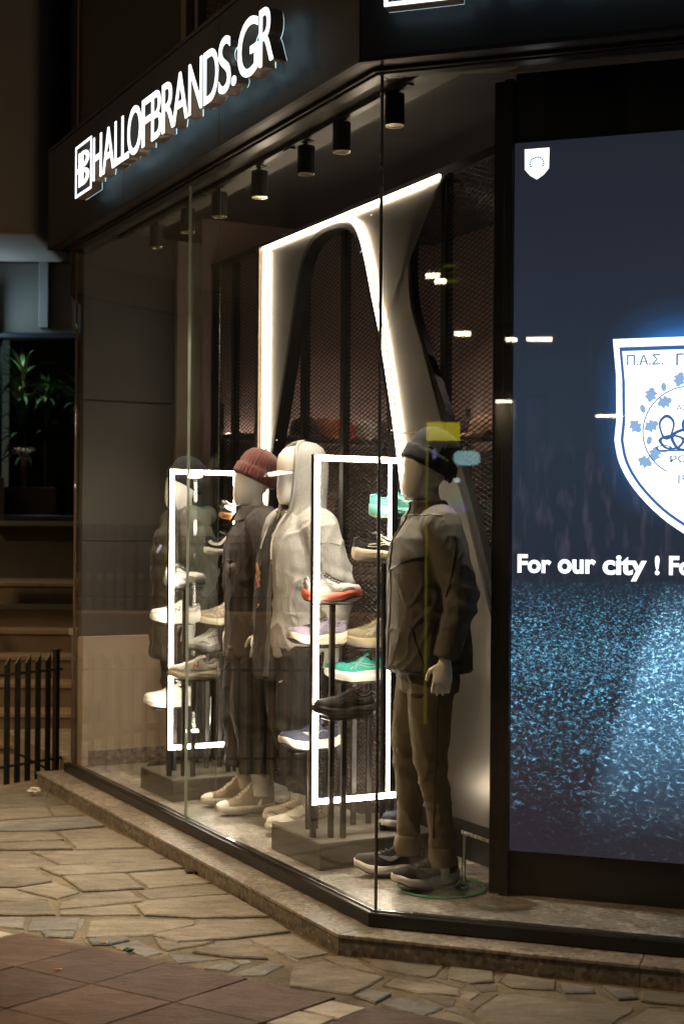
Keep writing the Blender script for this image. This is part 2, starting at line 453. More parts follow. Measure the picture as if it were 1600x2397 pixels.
survey5 = [
 (W_, [(-60,22),(195,5),(188,58),(-60,68)]), (W_, [(-60,78),(185,66),(212,104),(-60,124)]), (W_, [(194,66),(285,58),(345,100),(220,104)]),
 (G_, [(-60,132),(360,108),(428,146),(200,163),(-60,167)]), (W_, [(-60,173),(213,169),(262,201),(-60,213)]),
 (W_, [(238,166),(434,150),(530,196),(588,231),(312,237),(276,200)]), (W_, [(-60,219),(252,207),(298,239),(-60,244)]),
 (W_, [(-60,251),(118,249),(236,304),(150,311),(-60,317)]), (W_, [(134,250),(612,239),(676,275),(560,289),(252,302)]),
 (W_, [(162,315),(480,299),(684,281),(755,314),(530,332),(300,347),(242,347)]), (W_, [(-60,323),(143,318),(212,371),(60,393),(-60,393)]),
 (W_, [(254,353),(505,340),(588,399),(338,411)]), (W_, [(523,336),(762,321),(866,374),(606,396)]), (W_, [(66,399),(218,376),(322,414),(230,442)]),
 (W_, [(-60,400),(46,401),(196,444),(100,453),(-60,448)]), (W_, [(-60,461),(188,450),(228,506),(-60,509)]),
 (W_, [(242,456),(342,421),(525,407),(590,449),(470,460),(240,482)]), (W_, [(552,408),(876,380),(932,420),(700,437),(612,443)]),
 (W_, [(240,491),(526,464),(572,506),(244,507)]), (W_, [(548,466),(606,452),(700,443),(942,427),(1095,514),(800,517),(590,509)]),
 (G_, [(-60,516),(103,517),(98,563),(-60,546)]), (G_, [(124,519),(328,517),(310,569),(112,569)]), (G_, [(168,576),(308,575),(298,599),(188,597)]),
 (W_, [(364,532),(480,520),(796,527),(792,546),(600,588),(348,597)]), (W_, [(812,532),(1112,527),(1184,574),(960,602),(722,616),(622,589),(800,552)]),
 (G_, [(357,604),(520,597),(528,610),(450,627),(377,629)]), (G_, [(454,631),(560,607),(663,660),(590,677)]),
 (W_, [(624,597),(722,622),(876,612),(840,624),(684,652),(652,639)]), (G_, [(684,663),(926,683),(720,704)]),
 (W_, [(784,658),(890,621),(1014,607),(1094,686),(944,679)]), (G_, [(832,724),(920,697),(980,712),(930,737)]),
 (G_, [(952,741),(1100,694),(1162,710),(1080,751),(985,754)]), (G_, [(944,688),(1018,688),(1028,700),(980,706)]),
 (W_, [(1014,602),(1192,582),(1340,662),(1212,686),(1112,648)])]
survey6 = [
 (W_, [(90,503),(165,499),(238,512),(314,568),(190,543)]), (W_, [(-30,548),(90,521),(346,585),(214,656),(-40,622)]),
 (W_, [(250,507),(594,538),(556,579),(520,586),(342,553)]), (W_, [(614,543),(792,563),(796,604),(700,610),(614,589)]),
 (W_, [(848,573),(1046,602),(1041,638),(870,628),(819,605)]), (G_, [(1069,608),(1197,628),(1210,649),(1079,649)]),
 (G_, [(1234,624),(1366,642),(1380,673),(1302,678)]), (W_, [(1399,644),(1660,672),(1660,714),(1394,684)]),
 (W_, [(339,619),(383,592),(656,633),(651,660),(480,648)]), (G_, [(219,664),(281,642),(376,656),(310,693)]),
 (G_, [(329,694),(402,667),(586,710),(505,746)]), (W_, [(669,637),(736,650),(700,678),(659,670)]),
 (W_, [(709,733),(822,648),(1361,707),(1364,720),(1240,800),(850,800)]), (W_, [(1275,790),(1422,715),(1660,742),(1660,840),(1275,840)]),
 (W_, [(524,740),(610,728),(696,760),(760,800),(440,800)]), (G_, [(594,719),(630,708),(676,743)])]
traced = []
for fn, sv in ((Z5, survey5), (Z6, survey6)):
    for m, poly in sv:
        pts = [fn(p) for p in poly]; traced.append(pts)
        stone(pts, 'flagstone', m, random.uniform(-.004, .004))
# small grey chips wedged into the wide joints
for poly in ([(330,590),(352,604),(372,632),(352,622)], [(596,512),(640,520),(800,521),(700,524)], [(1120,650),(1200,690),(1230,694),(1160,655)],
             [(312,520),(345,518),(340,545),(320,570)], [(1355,672),(1395,668),(1420,690),(1365,694)]):
    stone([Z5(p) for p in poly], 'flagstone', G_, -.006, .002)
stone_mat('stone_dark', (.12, .10, .078), (.165, .14, .11), (.21, .185, .15), .8, 2.0, .2)
for poly in ([(562,583),(604,548),(606,592),(578,590)], [(803,570),(840,575),(812,603),(801,600)], [(1052,607),(1062,607),(1072,648),(1047,640)], [(1205,632),(1228,627),(1288,680),(1222,655)],
             [(703,614),(808,612),(815,638),(742,645)], [(660,690),(745,657),(812,648),(706,726)], [(524,592),(560,585),(688,614),(664,628)], [(1378,682),(1392,689),(1500,704),(1420,707)], [(480,656),(645,668),(636,700),(602,704)], [(355,590),(376,593),(338,616)]):
    stone([Z6(p) for p in poly], 'flagstone', 'stone_dark', -.006, .003)
# red tiles laid on the diagonal, white bands between the fields
I1 = on_z(213.7, 2304.4, 0); E1 = Vector((.310, -.190, 0)); E2 = Vector((.235, .262, 0))
def TG(a, b): return I1 + E1 * a + E2 * b
def tile(a0, a1, b0, b1, name, m, gap=.004):
    ga = gap / E1.length; gb = gap / E2.length
    stone([TG(a0+ga, b0+gb), TG(a1-ga, b0+gb), TG(a1-ga, b1-gb), TG(a0+ga, b1-gb)], name, m, random.uniform(-.002, .002), .0012, .07, .004)
a_edges = []
for k in (-2, -1, 0, 1, 2):
    base = k * 4.42 - 2
    for q in range(4): a_edges.append((base + q, base + q + 1, 'r'))
    a_edges.append((base + 4, base + 4.42, 'w'))
for a0, a1, kind in a_edges:
    for b in range(-6, 1):
        c = TG((a0 + a1) / 2, b + .5)
        if c.y < 2.0 or abs(c.x) > 3.2: continue
        if kind == 'r': tile(a0, a1, b, b + 1, 'paving_tile', 'stone_red', .0022)
        else:
            tile(a0, a1, b, b + .47, 'white_paver', 'stone_white', .006); tile(a0, a1, b + .5, b + .92, 'white_paver', 'stone_white', .006)
# crazy paving going on outside the picture
seeds = []
for ix in range(-14, 12):
    for iy in range(4, 25):
        seeds.append((ix * .42 + random.uniform(-.14, .14), iy * .42 + random.uniform(-.14, .14)))
def px_of(p):
    v = p - EYE
    if v.y < .3: return (-999, 9999)
    r = Vector((cr, 0, sr)); u = Vector((-sr, 0, cr))
    return (800 + FPX * v.dot(r) / v.y, 1198.5 + SHIFT - FPX * v.dot(u) / v.y)
KA, KB = -.195, -.175
for s in seeds:
    P = Vector((s[0], s[1], 0))
    if toA(P).y > KA - .02 and toB(P).y > KB - .02: continue
    ab = P - I1; det = E1.x*E2.y - E1.y*E2.x
    b = (E1.x*ab.y - E1.y*ab.x) / det
    if b < 1.25: continue
    cell = [(s[0]-.7, s[1]-.7), (s[0]+.7, s[1]-.7), (s[0]+.7, s[1]+.7), (s[0]-.7, s[1]+.7)]
    for q in seeds:
        dx, dy = q[0]-s[0], q[1]-s[1]; d = math.hypot(dx, dy)
        if d < 1e-6 or d > 1.2: continue
        cell = clip(cell, (s[0] + dx*(.5 - .008/d), s[1] + dy*(.5 - .008/d)), (-dx, -dy))
    ks = KA if toB(P).y > KB + .1 else None
    if toA(P).y < KA + .01 and ks is not None: cell = clip(cell, tuple(cor(KA, KB))[:2], (-VA.x, -VA.y))
    elif toB(P).y < KB: cell = clip(cell, tuple(cor(KA, KB))[:2], (-VB.x, -VB.y))
    tn = Vector((-E1.y, E1.x)).normalized()
    cell = clip(cell, tuple(TG(0, 1.05))[:2], tuple(tn))
    if len(cell) < 3: continue
    pp = [px_of(Vector((c[0], c[1], 0))) for c in cell]
    if any(-8 < x < 1608 and 1700 < y < 2405 for x, y in pp): continue
    stone(cell, 'flagstone', W_ if random.random() < .72 else G_, -.005)

# ------------------------------------------------------------------ kerb step round the shop
kerb = tag(bpy.data.objects.new('kerb', None), 'low speckled stone step running round the shop front', kind='structure'); COL.objects.link(kerb)
KZ = .073
def kerb_run(poly_fn, edges):
    pass
K = cor(KA, KB); RA, RB = -.02, -.02
ua = [-4.0, -2.75, -1.55, -.62]
for i in range(len(ua)):
    a0 = ua[i]; a1 = ua[i+1] if i + 1 < len(ua) else None
    def strip(v0, v1, gap):
        p0 = WA(a0 + gap, v0); p3 = WA(a0 + gap, v1)
        if a1 is None:
            c0 = cor(v0, v0 - KA + KB); c1 = cor(v1, v1); return [p0, c0, c1, p3]
        return [p0, WA(a1 - gap, v0), WA(a1 - gap, v1), p3]
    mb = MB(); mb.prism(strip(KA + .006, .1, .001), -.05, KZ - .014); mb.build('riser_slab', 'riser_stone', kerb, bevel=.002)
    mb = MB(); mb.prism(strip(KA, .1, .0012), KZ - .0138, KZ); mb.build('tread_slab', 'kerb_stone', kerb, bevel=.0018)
ub = [0, 1.02, 2.2, 3.4, 4.6]
for i in range(4):
    def stripb(v0, v1, gap):
        if i == 0: return [cor(v0 - KB + KA, v0) + UB*.002, WB(ub[1] - gap, v0), WB(ub[1] - gap, v1), cor(v1, v1) + UB*.002]
        return [WB(ub[i] + gap, v0), WB(ub[i+1] - gap, v0), WB(ub[i+1] - gap, v1), WB(ub[i] + gap, v1)]
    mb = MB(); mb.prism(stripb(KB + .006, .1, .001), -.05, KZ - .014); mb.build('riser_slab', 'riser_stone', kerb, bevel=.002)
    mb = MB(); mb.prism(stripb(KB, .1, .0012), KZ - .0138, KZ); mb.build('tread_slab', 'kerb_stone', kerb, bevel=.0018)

# ------------------------------------------------------------------ shop floor of large slabs
floor = tag(bpy.data.objects.new('floor', None), 'speckled stone slab floor of the shop window', kind='structure'); COL.objects.link(floor)
bed = MB(); bed.prism([WA(-6.2, .0), cor(0, 0), WB(4.6, .0), WB(4.6, 4.2), WA(-6.2, 3.9)], .02, FLOOR - .004); bed.build('screed', 'mortar', floor)
for iu in range(-6, 7):
    for iv in range(0, 5):
        u0, v0 = iu * .9 - .15, iv * .62 - .22
        q = [WA(u0 + .001, v0 + .001), WA(u0 + .899, v0 + .001), WA(u0 + .899, v0 + .619), WA(u0 + .001, v0 + .619)]
        q = clip([(p.x, p.y) for p in q], tuple(cor(.012, .012))[:2], tuple(VA)[:2])
        if len(q) > 2: q = clip(q, tuple(cor(.012, .012))[:2], tuple(VB)[:2])
        if len(q) > 2:
            mb = MB(); mb.prism(q, .05, FLOOR); mb.build('floor_slab', 'floor_stone', floor, bevel=.0006)

# ------------------------------------------------------------------ the shop front itself
shop = thing('shop_front', 'dark corner shop front with tall glass windows and black fascia', 'shop', (0, 0, 0), 0)
GT = 3.36
def two_run(name, m, va0, va1, z0, z1, ua0, ub1, bevel=0.):
    mb = MB(); mb.prism([WA(ua0, va0), cor(va0, va0), cor(va1, va1), WA(ua0, va1)], z0, z1); mb.build(name, m, shop, bevel=bevel)
    mb = MB(); mb.prism([cor(va0, va0) + UB*.001, WB(ub1, va0), WB(ub1, va1), cor(va1, va1) + UB*.001], z0, z1); mb.build(name, m, shop, bevel=bevel)
two_run('base_rail', 'black_rail', -.042, .030, KZ + .001, .128, -3.93, 4.5, .004)
two_run('rail_cap', 'steel', -.016, -.009, .1285, .134, -3.93, 4.5)
two_run('head_rail', 'black_rail', -.03, .03, 3.345, 3.43, -3.93, 4.5, .003)
two_run('glazing_bead', 'dark_metal', -.05, -.034, 3.352, 3.372, -3.93, 4.5, .002)
two_run('soffit', 'soffit', -.132, -.052, 3.366, 3.376, -4.03, 4.5)
FZ0, FZ1, FV = 3.362, 3.972, -.135
for a0, a1 in ((-4.03, -2.62), (-2.617, -1.3), (-1.297, None)):
    mb = MB()
    if a1 is None: q = [WA(a0, FV), cor(FV, FV), cor(FV + .1, FV + .1), WA(a0, FV + .1)]
    else: q = [WA(a0, FV), WA(a1, FV), WA(a1, FV + .1), WA(a0, FV + .1)]
    mb.prism(q, FZ0 + .0145, FZ1); mb.build('fascia_panel', 'fascia', shop, bevel=.002)
for b0, b1 in ((None, 1.6), (1.603, 3.1), (3.103, 4.5)):
    mb = MB()
    if b0 is None: q = [cor(FV, FV) + UB*.003, WB(b1, FV), WB(b1, FV + .1), cor(FV + .1, FV + .1) + UB*.003]
    else: q = [WB(b0, FV), WB(b1, FV), WB(b1, FV + .1), WB(b0, FV + .1)]
    mb.prism(q, FZ0 + .0145, FZ1); mb.build('fascia_panel', 'fascia', shop, bevel=.002)
two_run('fascia_lip', 'dark_metal', FV - .004, FV + .02, FZ0, FZ0 + .013, -4.03, 4.5)
two_run('fascia_cap', 'black_metal', FV - .006, .12, FZ1 + .001, FZ1 + .02, -4.04, 4.5)
mb = MB(); mb.prism([WA(-4.05, FV), WA(-4.032, FV), WA(-4.032, .1), WA(-4.05, .1)], FZ0, FZ1); mb.build('fascia_end', 'fascia', shop)
# glass: front A in two panes, front B one pane, silicone joints, corner trim, structural fin
def pane(pts, z0, z1, name='glass_pane', m='shop_glass'):
    mb = MB(); mb.prism(pts, z0, z1); return mb.build(name, m, shop)
GJ = -1.978
pane([WA(-3.86, -.006), WA(GJ - .004, -.006), WA(GJ - .004, .006), WA(-3.86, .006)], .132, GT)
pane([WA(GJ + .004, -.006), WA(-.008, -.006), WA(-.008, .006), WA(GJ + .004, .006)], .132, GT)
pane([WB(.010, -.006), WB(2.4, -.006), WB(2.4, .006), WB(.010, .006)], .132, GT)
mb = MB(); mb.prism([WA(GJ - .0022, -.007), WA(GJ + .0022, -.007), WA(GJ + .0022, .007), WA(GJ - .0022, .007)], .132, GT); mb.build('glass_joint', 'glass_edge', shop)
pane([WA(GJ - .006, .010), WA(GJ + .006, .010), WA(GJ + .006, .165), WA(GJ - .006, .165)], .132, GT, 'glass_fin', 'fin_glass')
mb = MB(); mb.prism([WA(GJ - .002, .1652), WA(GJ + .002, .1652), WA(GJ + .002, .1664), WA(GJ - .002, .1664)], .132, GT); mb.build('fin_edge', 'glass_edge', shop)
mb = MB(); mb.tube([WA(0, -.004, .13), WA(0, -.004, GT)], .0068, 12); mb.build('corner_trim', mat('trim_steel', (.22, .21, .20), .28, .9, .05, 4), shop, smooth=True)
mb = MB(); mb.prism([WA(-3.866, -.008), WA(-3.861, -.008), WA(-3.861, .008), WA(-3.866, .008)], .132, GT); mb.build('glass_joint', mat('warm_silicone', (.14, .085, .05), .5), shop)
# the end pier beyond the glass, the upper storey
mb = MB(); mb.prism([WA(-4.02, .03), WA(-3.875, .03), WA(-3.875, .4), WA(-4.02, .4)], .0, .92); mb.build('end_pier', mat('pier_grey', (.075, .078, .075), .6, 0, .2, 6, bump=.1, bscale=60), shop, bevel=.004)
mb = MB(); mb.prism([WA(-4.05, .02), WA(-3.87, .02), WA(-3.87, .42), WA(-4.05, .42)], .921, .965); mb.build('pier_cap', 'plaster_grey', shop, bevel=.004)
mb = MB(); mb.prism([WA(-4.10, .10), cor(.10, .10), WB(4.5, .10), WB(4.5, .5), WA(-4.10, .5)], 3.975, 7.5); mb.build('upper_wall', mat('upper_dark', (.030, .028, .030), .75, 0, .15, 2, bump=.06, bscale=30), shop)
for u, w, m in ((-2.26, .07, mat('window_frame_tan', (.16, .125, .085), .6)), (-2.07, .045, mat('window_frame_grey', (.12, .115, .095), .6))):
    mb = MB(); mb.prism([WA(u, .05), WA(u + w, .05), WA(u + w, .099), WA(u, .099)], 3.99, 7.3); mb.build('window_jamb', m, shop, bevel=.004)
mb = MB()
for k in range(60):
    for s in (-1, 1):
        u0 = -2.0; z0 = 3.9 + k * .035
        mb.bar(WA(u0, .085, z0 if s > 0 else z0 + .16), WA(u0 + .40, .085, z0 + .16 if s > 0 else z0), .004, .004)
mb.build('window_grille', mat('grille_bronze', (.13, .10, .065), .5, .4), shop)
mb = MB(); mb.prism([WA(-1.58, .06), WA(-.9, .06), WA(-.9, .099), WA(-1.58, .099)], 3.99, 7.3); mb.build('window_shutter', mat('shutter_red', (.075, .035, .032), .7), shop)
mb = MB(); mb.tube([WA(-4.06, .06, 3.98), WA(-4.06, .06, 7.4)], .008, 6); mb.build('cable', mat('cable_tan', (.22, .15, .08), .6), shop)
# inside of the window: side wall, ceilings, back of the shop
sw = tag(bpy.data.objects.new('wall', None), 'beige side wall with a stone skirting inside the window', kind='structure'); COL.objects.link(sw)
mb = MB(); mb.prism([WA(-3.852, .02), WA(-3.752, .02), WA(-3.752, .62), WA(-3.852, .62)], FLOOR, .93); mb.build('low_wall', 'plaster_beige', sw, bevel=.002)
mb = MB(); mb.prism([WA(-3.7515, .06), WA(-3.738, .06), WA(-3.738, .62), WA(-3.7515, .62)], FLOOR + .001, .225); mb.build('skirting', 'skirting_stone', sw, bevel=.0015)
for z0, z1 in ((.932, 1.52), (1.526, 2.4), (2.406, 3.46)):
    mb = MB(); mb.prism([WA(-3.85, .02), WA(-3.79, .02), WA(-3.79, .62), WA(-3.85, .62)], z0, z1); mb.build('wall_panel', 'dark_panel', sw, bevel=.003)
bw = tag(bpy.data.objects.new('wall', None), 'pinkish plaster wall at the back of the shop', kind='structure'); COL.objects.link(bw)
mb = MB(); mb.prism([WA(-5.2, 2.55), WA(3.6, 2.55), WA(3.6, 2.7), WA(-5.2, 2.7)], FLOOR, 3.9); mb.build('back_wall', 'interior_wall', bw)
mb = MB(); mb.prism([WA(-3.95, .81), WA(-3.80, .81), WA(-3.80, 2.549), WA(-3.95, 2.549)], FLOOR, 3.9); mb.build('back_wall', 'interior_wall', bw)
mb = MB(); mb.prism([WB(3.2, .6), WB(3.35, .6), WB(3.35, 3.4), WB(3.2, 3.4)], FLOOR, 3.9); mb.build('back_wall', 'dark_panel', bw)
ce = tag(bpy.data.objects.new('ceiling', None), 'pale strip ceiling along the window and black ceiling behind', kind='structure'); COL.objects.link(ce)
mb = MB(); mb.prism([WA(-3.86, .031), cor(.031, .031), WB(1.1, .031), WB(.42, .42), WA(-.10, .425), WA(-3.86, .425)], 3.452, 3.5); mb.build('strip_ceiling', 'ceiling_light', ce)
mb = MB(); mb.prism([WA(-5.2, .426), WA(-.10, .426), WB(.42, .426), WB(4.5, .2), WB(4.5, 4.0), WA(-5.2, 3.4)], 3.62, 3.7); mb.build('dark_ceiling', 'ceiling_dark', ce)
mb = MB(); mb.prism([WA(-3.86, .426), WA(-.10, .426), WA(-.10, .44), WA(-3.86, .44)], 3.452, 3.62); mb.build('ceiling_edge', 'ceiling_dark', ce)
pil = MB(); pil.box(-.053, .053, -.085, .085, 0, 3.32)
p_ = pil.build('pillar', mat('pillar_beige', (.34, .28, .21), .8, 0, .08, 2), bevel=.003); p_.location = WA(-3.80, .71, FLOOR); p_.rotation_euler = (0, 0, ROT_A)
tag(p_, 'slim beige pillar at the left end of the mesh partition', 'pillar')
# ------------------------------------------------------------------ illuminated fascia signs
def glyphs_A():
    X = lambda z: z * .5102
    L = [('H',427,468),('A',470,526),('L',526,556),('L',557,592),('O',584,650),('F',650,692),('B',693,742),('R',741,803),('A',788,862),('N',862,927),
         ('D',931,1000),('S',999,1056),('.',1059,1081),('G',1085,1182),('R',1184,1252)]
    return [(c, atv(X(a), 300, -.26).x, atv(X(b), 300, -.26).x) for c, a, b in L]
FACE_V = -.262; BASE_Z = 3.503; CAP = .235
U_START = atv(176, 400, FACE_V).x; U_END = atv(638, 80, FACE_V).x
mat('letter_side', (.42, .36, .31), .4, .5, .05, 5)
def make_sign(name, label, loc, rot):
    root = thing(name, label, 'sign', loc, rot, 'lit signs on the fascia')
    def face_and_side(me_f, me_s, nm):
        s = finish(nm, me_s, 'letter_side', root)
        f = finish('letter_face', me_f, 'sign_white', s)
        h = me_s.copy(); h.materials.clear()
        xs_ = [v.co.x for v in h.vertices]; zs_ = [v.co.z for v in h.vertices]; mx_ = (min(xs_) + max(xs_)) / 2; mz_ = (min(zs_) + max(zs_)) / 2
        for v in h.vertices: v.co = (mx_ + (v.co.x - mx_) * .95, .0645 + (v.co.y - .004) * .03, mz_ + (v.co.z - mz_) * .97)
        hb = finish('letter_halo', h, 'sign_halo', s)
        return s
    base = U_START
    for c, u0, u1 in glyphs_A():
        k_ = (u1 - u0) * .025; u0 += k_; u1 -= k_
        z1 = BASE_Z + CAP; z0 = BASE_Z; e = .0
        if c == '.': z1 = z0 + .042
        if c in 'OGS': z0 -= .006; z1 += .006
        x0, x1 = u0 - base, u1 - base
        me = fit_text(text_mesh(c, 1, .002, .05), x0, x1, z0 - BASE_Z, z1 - BASE_Z, .004, .06)
        mf = fit_text(text_mesh(c, 1, .001, .004), x0 + .001, x1 - .001, z0 - BASE_Z, z1 - BASE_Z, 0, .0038)
        face_and_side(mf, me, 'letter')
    # boxed monogram
    w = atv(213, 380, FACE_V).x - base; z0, z1 = 3.473 - BASE_Z, 3.762 - BASE_Z; t = .014
    def logo(y0, y1, k=0.):
        mb = MB()
        for r in ((0, w, z0, z0 + t), (0, w, z1 - t, z1), (0, t, z0 + t, z1 - t), (w - t, w, z0 + t, z1 - t)):
            mb.box(r[0], r[1], y0, y1, r[2], r[3])
        a = w * .21; bar = w * .11; zi0, zi1 = z0 + .05, z1 - .05; zm = (z0 + z1) / 2
        mb.box(a, a + bar, y0, y1, zi0, zi1)
        mb.box(t + .012, a, y0, y1, zm - .012, zm + .012)
        mb.box(a + bar + .018, a + bar*2 + .018, y0, y1, zi0, zi1)
        x = a + bar*2 + .018; r = w * .86
        for za, zb in ((zi0, zm - .004), (zm + .004, zi1)):
            hh = (zb - za) / 2; zc = (za + zb) / 2; n = 12
            out = [(x, za)] + [(x + (r - x) * math.cos(q), zc + hh * math.sin(q)) for q in [(-.5 + i / n) * math.pi for i in range(n + 1)]] + [(x, zb)]
            inn = [(x, za + .026)] + [(x + (r - x) * .52 * math.cos(q), zc + hh * .55 * math.sin(q)) for q in [(-.5 + i / n) * math.pi for i in range(n + 1)]] + [(x, zb - .026)]
            vs = [(p[0], y0, p[1]) for p in out] + [(p[0], y0, p[1]) for p in inn] + [(p[0], y1, p[1]) for p in out] + [(p[0], y1, p[1]) for p in inn]
            m_ = len(out); fs = []
            for i in range(m_ - 1):
                fs += [(i, i+1, m_+i+1, m_+i), (2*m_+i, 3*m_+i, 3*m_+i+1, 2*m_+i+1), (i, 2*m_+i, 2*m_+i+1, i+1), (m_+i, m_+i+1, 3*m_+i+1, 3*m_+i)]
            fs += [(0, m_, 3*m_, 2*m_), (m_-1, 3*m_-1, 4*m_-1, 2*m_-1)]
            mb.add(vs, fs)
        return mb
    s = logo(.004, .064).build('monogram', 'letter_side', root)
    logo(0, .0038).build('monogram_face', 'sign_white', s)
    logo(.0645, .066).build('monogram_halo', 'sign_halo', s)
    return root
sgA = make_sign('fascia_sign', 'white lit letters HALLOFBRANDS.GR with boxed monogram on the left fascia', WA(U_START, FACE_V, BASE_Z), ROT_A)
ub0 = atB(898, 5, FACE_V).x
sgB = dup(sgA, WB(ub0, FACE_V, BASE_Z + .042), ROT_B, 'second lit sign cut off at the top edge, above the video screen')

# ------------------------------------------------------------------ track and spotlights
tr = thing('lighting_track', 'black ceiling track carrying the window spotlights', 'track', WA(-1.9, .26, 3.44), ROT_A)
mb = MB(); mb.box(-1.9, 1.85, -.018, .018, -.016, .011); mb.build('rail', 'black_metal', tr, bevel=.002)
for x in (-1.7, -.6, .5, 1.6):
    mb = MB(); mb.box(x, x + .07, -.014, .014, -.024, -.0165); mb.build('connector', 'dark_metal', tr)
spot_x = [(367, 577), (439, 546), (513, 508), (607, 464), (716, 412), (799, 352), (923, 291)]
spot_txt = ['leftmost of the seven cylinder spotlights, small and far back', 'black spotlight second from the left, just left of the glass joint',
            'black spotlight third from the left, right of the glass joint', 'black spotlight hanging lower with a loop of cable, fourth from the left',
            'black spotlight with bright rim and cable loop, fifth from the left', 'black spotlight second from the glass corner, under the sign end',
            'black spotlight just right of the glass corner trim']
emis('spot_lens', (1.0, .86, .62), 3.0)
for i, (x, y) in enumerate(spot_x):
    p = atv(x, y, .26); zb = 3.262 if i < 5 else 3.285
    r = thing('track_spotlight', spot_txt[i], 'spotlight', WA(p.x, .26, zb), ROT_A, 'spotlights on the window track')
    mb = MB(); mb.lathe([(.0, .128), (.041, .128), (.041, .001), (.036, 0), (.036, .012), (.0, .012)], 28); mb.build('body', 'black_metal', r, smooth=True, angle=30)
    mb = MB(); mb.lathe([(.0405, -.0005), (.0395, -.003), (.031, -.003), (.030, .006), (.0300, .0065), (.0405, .004)], 28); mb.build('rim', mat('spot_rim', (.75, .66, .48), .25, 1.), r, smooth=True)
    mb = MB(); mb.lathe([(0, .008), (.03, .008), (.03, .011), (0, .011)], 20); mb.build('lens', 'spot_lens', r)
    mb = MB(); mb.box(-.03, .03, -.012, .012, .150, 3.421 - zb); mb.build('adapter', 'black_metal', r, bevel=.002)
    mb = MB(); mb.tube([(0, 0, .128), (0, 0, .152)], .009, 8); mb.tube([(-.022, 0, .128), (-.022, 0, .152)], .006, 8); mb.build('stem', 'dark_metal', r)
    if i in (3, 4):
        mb = MB(); mb.tube(smooth_path([(.01, 0, .152), (.05, .01, .148), (.075, 0, .138), (.05, -.02, .128), (.012, -.01, .128)]), .002, 6); mb.build('cable', 'black_metal', r)
    ld = bpy.data.lights.new('spot_beam', 'SPOT'); ld.energy = 125 if i < 5 else 215; ld.spot_size = math.radians(62); ld.spot_blend = .6; ld.color = (1, .86, .68); ld.shadow_soft_size = .03
    lo = bpy.data.objects.new('spot_beam', ld); COL.objects.link(lo); lo.parent = r; lo.location = (0, 0, -.012); lo.rotation_euler = (math.radians(-3), 0, 0)

# ------------------------------------------------------------------ arched steel backdrop with light strips
AV = .80
arch = thing('arch_backdrop', 'tall brushed steel backdrop with an arched opening edged in warm light', 'backdrop', WA(0, AV, 0), ROT_A)
zt = 3.258; zb = FLOOR + .002
def ap(x, y): q = atv(x, y, AV); return (q.x, q.z)
opening_l = [ap(632, 1062), ap(655, 920), ap(680, 760), ap(700, 632), ap(716, 580), ap(738, 548), ap(768, 528), ap(800, 521)]
opening_r = [ap(824, 530), ap(840, 560), ap(855, 620), ap(872, 710), ap(890, 800), ap(920, 1000), ap(945, 1210)]
lb = opening_l[0]; l0 = (lb[0] - .16, zb)             # left leg narrows towards the floor
l_dir = (opening_l[0][0] - opening_l[2][0]) / (opening_l[0][1] - opening_l[2][1])
l_floor = (opening_l[0][0] + l_dir * (zb - opening_l[0][1]) * .45, zb)
r_dir = (opening_r[-1][0] - opening_r[-3][0]) / (opening_r[-1][1] - opening_r[-3][1])
r_floor = (opening_r[-1][0] + r_dir * (zb - opening_r[-1][1]), zb)
op = smooth_path([Vector((p[0], 0, p[1])) for p in opening_l + opening_r], 5)
op = [Vector((l_floor[0], 0, zb))] + op + [Vector((r_floor[0], 0, zb))]
right = [ap(1041, 406), ap(1012, 420), ap(985, 450), ap(968, 500), ap(958, 560), ap(955, 620), ap(960, 715), ap(989, 820), ap(1034, 994), ap(1067, 1119), ap(1093, 1215), ap(1150, 1453)]
rt = smooth_path([Vector((p[0], 0, p[1])) for p in right], 4) + [Vector((right[-1][0], 0, zb))]
ul = atv(617, 577, AV).x
def resample(path, n):
    d = [0]
    for a, b in zip(path, path[1:]): d.append(d[-1] + (b - a).length)
    out = []
    for i in range(n):
        t = d[-1] * i / (n - 1); k = 0
        while k < len(d) - 2 and d[k+1] < t: k += 1
        f = 0 if d[k+1] == d[k] else (t - d[k]) / (d[k+1] - d[k])
        out.append(path[k].lerp(path[k+1], f))
    return out
# panel as quads between the opening outline and the outer outline
top_i = max(range(len(op)), key=lambda i: op[i].z)
ol = op[:top_i+1]; orr = op[top_i:]
def strip_mesh(pa, pb, y0, y1):
    mb = MB(); n = len(pa)
    rings = [[(a.x, y0, a.z), (b.x, y0, b.z), (b.x, y1, b.z), (a.x, y1, a.z)] for a, b in zip(pa, pb)]
    return mb.loft(rings)
N = 44
A_ = resample(ol, N); zs = [p.z for p in A_]
outer_l = [Vector((ul, 0, lerp(zb, zt, i / (N-1)))) for i in range(N)]
xt = op[top_i].x
corner_path = resample([Vector((ul, 0, zb)), Vector((ul, 0, zt)), Vector((xt, 0, zt))], N)
strip_mesh(A_, corner_path, 0, .012).build('steel_sheet', mat('brushed_steel', (.30, .275, .245), .37, 1., .06, 3, bump=.02, bscale=8), arch)
B_ = resample(orr, N)
outer_r = resample([Vector((xt + .001, 0, zt))] + rt, N)
strip_mesh(B_, outer_r, 0, .012).build('steel_sheet', 'brushed_steel', arch)
